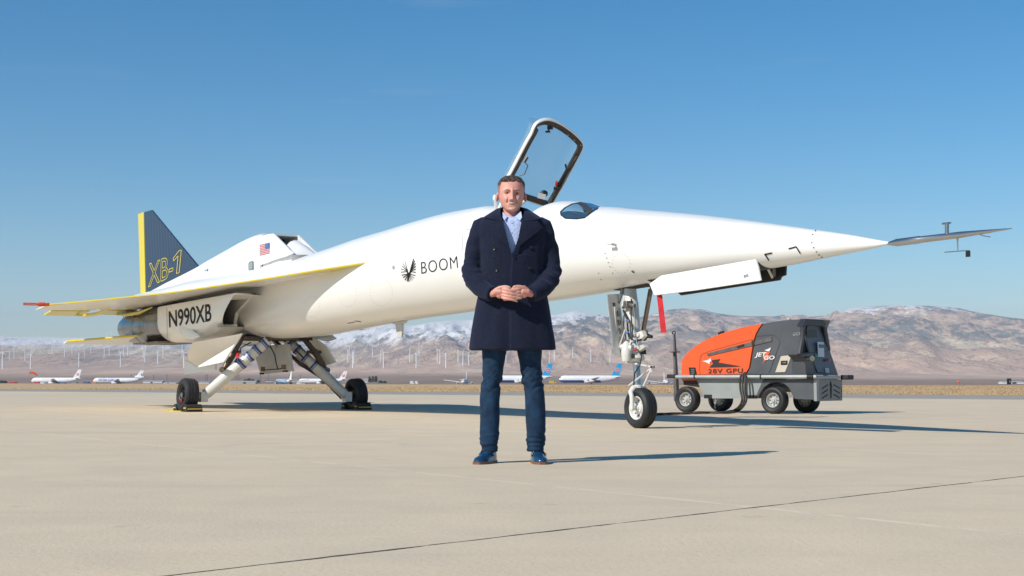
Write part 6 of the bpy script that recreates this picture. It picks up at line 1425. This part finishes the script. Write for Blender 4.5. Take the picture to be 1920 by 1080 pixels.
# trees
crownm = mat('dark_green_leaves', (.035, .055, .035), .9, var=.5, vscale=.6, vcol=(.06, .08, .045)); barkm = mat('bark', (.12, .08, .06), .9)
def tree(label, px, yb, yt, d, w_):
    z0 = CH+(HZ-yb)/F*d; x = (px-960)/F*d; h = (yb-yt)/F*d; t = thing('tree', label, 'tree', (x, d, z0), 0, 'trees beyond the airfield'); mb = MB().use(barkm); mb.tube([(x, d, z0-1), (x, d, z0+h*.5), (x+.3, d, z0+h*.8)], [.35, .25, .1], 8); mb.build('trunk', parent=t)
    mb = MB().use(crownm)
    for k in range(260):
        a = random.uniform(0, 6.28); r_ = random.random()**.5; z = random.uniform(.2, 1)*h; rr = w_*math.sin(math.pi*(z/h*.8+.15))**.6*r_*random.uniform(.75, 1.1); c = Vector((x+rr*math.cos(a), d+rr*math.sin(a), z0+z)); s_ = random.uniform(.25, .6)
        u_ = Vector((random.uniform(-1, 1), random.uniform(-1, 1), random.uniform(-1, 1))).normalized()*s_; v_ = u_.cross(Vector((random.uniform(-1, 1), random.uniform(-1, 1), 1))).normalized()*s_; mb.add([c-u_-v_, c+u_-v_, c+u_+v_, c-u_+v_], [(0, 1, 2, 3)])
    mb.build('crown', parent=t, smooth=0, fix=False, merge=False)
for i, (px, yt, w_) in enumerate(((460, 711, 4), (467, 709.5, 4.5), (474, 711, 4.2), (484, 712.5, 4))): tree(f'dark tree, {ORD[i]} from left in the clump behind the long beige shed', px, 721, yt, 2100, w_)
for i, (px, yt, w_) in enumerate(((693, 706, 2.6), (699, 705.5, 2.8), (705, 705, 2.6))): tree(f'tall dark tree, {ORD[i]} from left of three right of the far main wheel', px, 718.5, yt, 2100, w_)
for i, (px, yt, w_) in enumerate(((3, 713.5, 4), (9, 714, 4), (714, 713.5, 4), (721, 714.5, 3.6), (402, 713, 3.8), (415, 714, 3.5))): tree(['leftmost round dark bush tree at the photo edge', 'round dark bush tree, second from the photo\'s left edge', 'wide low dark tree right of the three tall trees', 'low dark tree, outer right one past the three tall trees', 'dark low tree behind the near leg\'s lower end, left one', 'dark low tree behind the near leg\'s lower end, right one'][i], px, 721, yt, 2060, w_)
# poles
pm = mat('weathered_pole', (.10, .08, .075), .9)
pole0 = None
for i, px in enumerate((246, 256, 288, 313, 386, 389, 444, 448, 488, 503, 542, 563, 622, 631, 637)):
    d = 2150; z0 = CH+(HZ-720.5)/F*d; x = (px-960)/F*d
    if pole0 is None:
        pole0 = thing('utility_pole', 'x', 'pole', (x, d, z0)); mb = MB().use(pm); mb.tube([(x, d, z0-1), (x, d, z0+15)], .3, 6); mb.build('post', parent=pole0); mb = MB().use(pm); mb.box((x, d, z0+13.6), (3.4, .2, .25)); mb.build('crossarm', parent=pole0); t = pole0
    else: t = copy_tree(pole0)
    t.location = (x, d, z0); t['label'] = f'thin dark utility pole, {ORD[i]} from left in the row beyond the airliners'; t['group'] = 'utility poles beyond the airliners'; t['category'] = 'pole'
# windsock
d = 620; z0 = CH+(HZ-720.8)/F*d; x = (55.3-960)/F*d; ws = thing('windsock', 'orange windsock on a thin red pole in front of the leftmost airliner', 'windsock', (x, d, z0)); orm = mat('windsock_orange', (.85, .12, .04), .6)
mb = MB().use(orm); mb.tube([(x, d, z0-.3), (x, d, z0+5.9)], .07, 8); mb.build('pole', parent=ws); mb = MB().use(orm); mb.tube([(x+.1, d, z0+5.3), (x+1.5, d, z0+5.25), (x+2.6, d, z0+4.6), (x+3.4, d, z0+3.8)], [.55, .5, .4, .25], 14); mb.build('sock', parent=ws)
# black sign and red marker on the right
d = 420; z0 = CH+(HZ-721.8)/F*d; x = (1892-960)/F*d; sg_ = thing('airfield_sign', 'upright black airfield sign on the dry grass at far right', 'sign', (x, d, z0)); mb = MB().use(M['black']); mb.box((x, d, z0+1.05), (1.25, .25, 1.75)); mb.build('panel', parent=sg_, bevel=.02)
mb = MB().use(vw_); mb.add([(x+.15, d-.14, z0+.7), (x+.28, d-.14, z0+.7), (x+.25, d-.14, z0+1.5), (x+.2, d-.14, z0+1.5)], [(0, 1, 2, 3)]); mb.build('marking', parent=sg_, fix=False)
for q in (-.4, .4): mb = MB().use(M['greym']); mb.tube([(x+q, d, z0-.3), (x+q, d, z0+.3)], .05, 6); mb.build('leg', parent=sg_)
d = 500; z0 = CH+(HZ-718)/F*d; x = (1797-960)/F*d; mb = MB().use(orm); mb.ell((x, d, z0+.35), (.38, .38, .42), 12, 8); mb.tube([(x, d, z0-1.0), (x, d, z0+.1)], .06, 6); tag(mb.build('marker_ball', smooth=60), 'small round orange marker on the brush at right', 'marker')
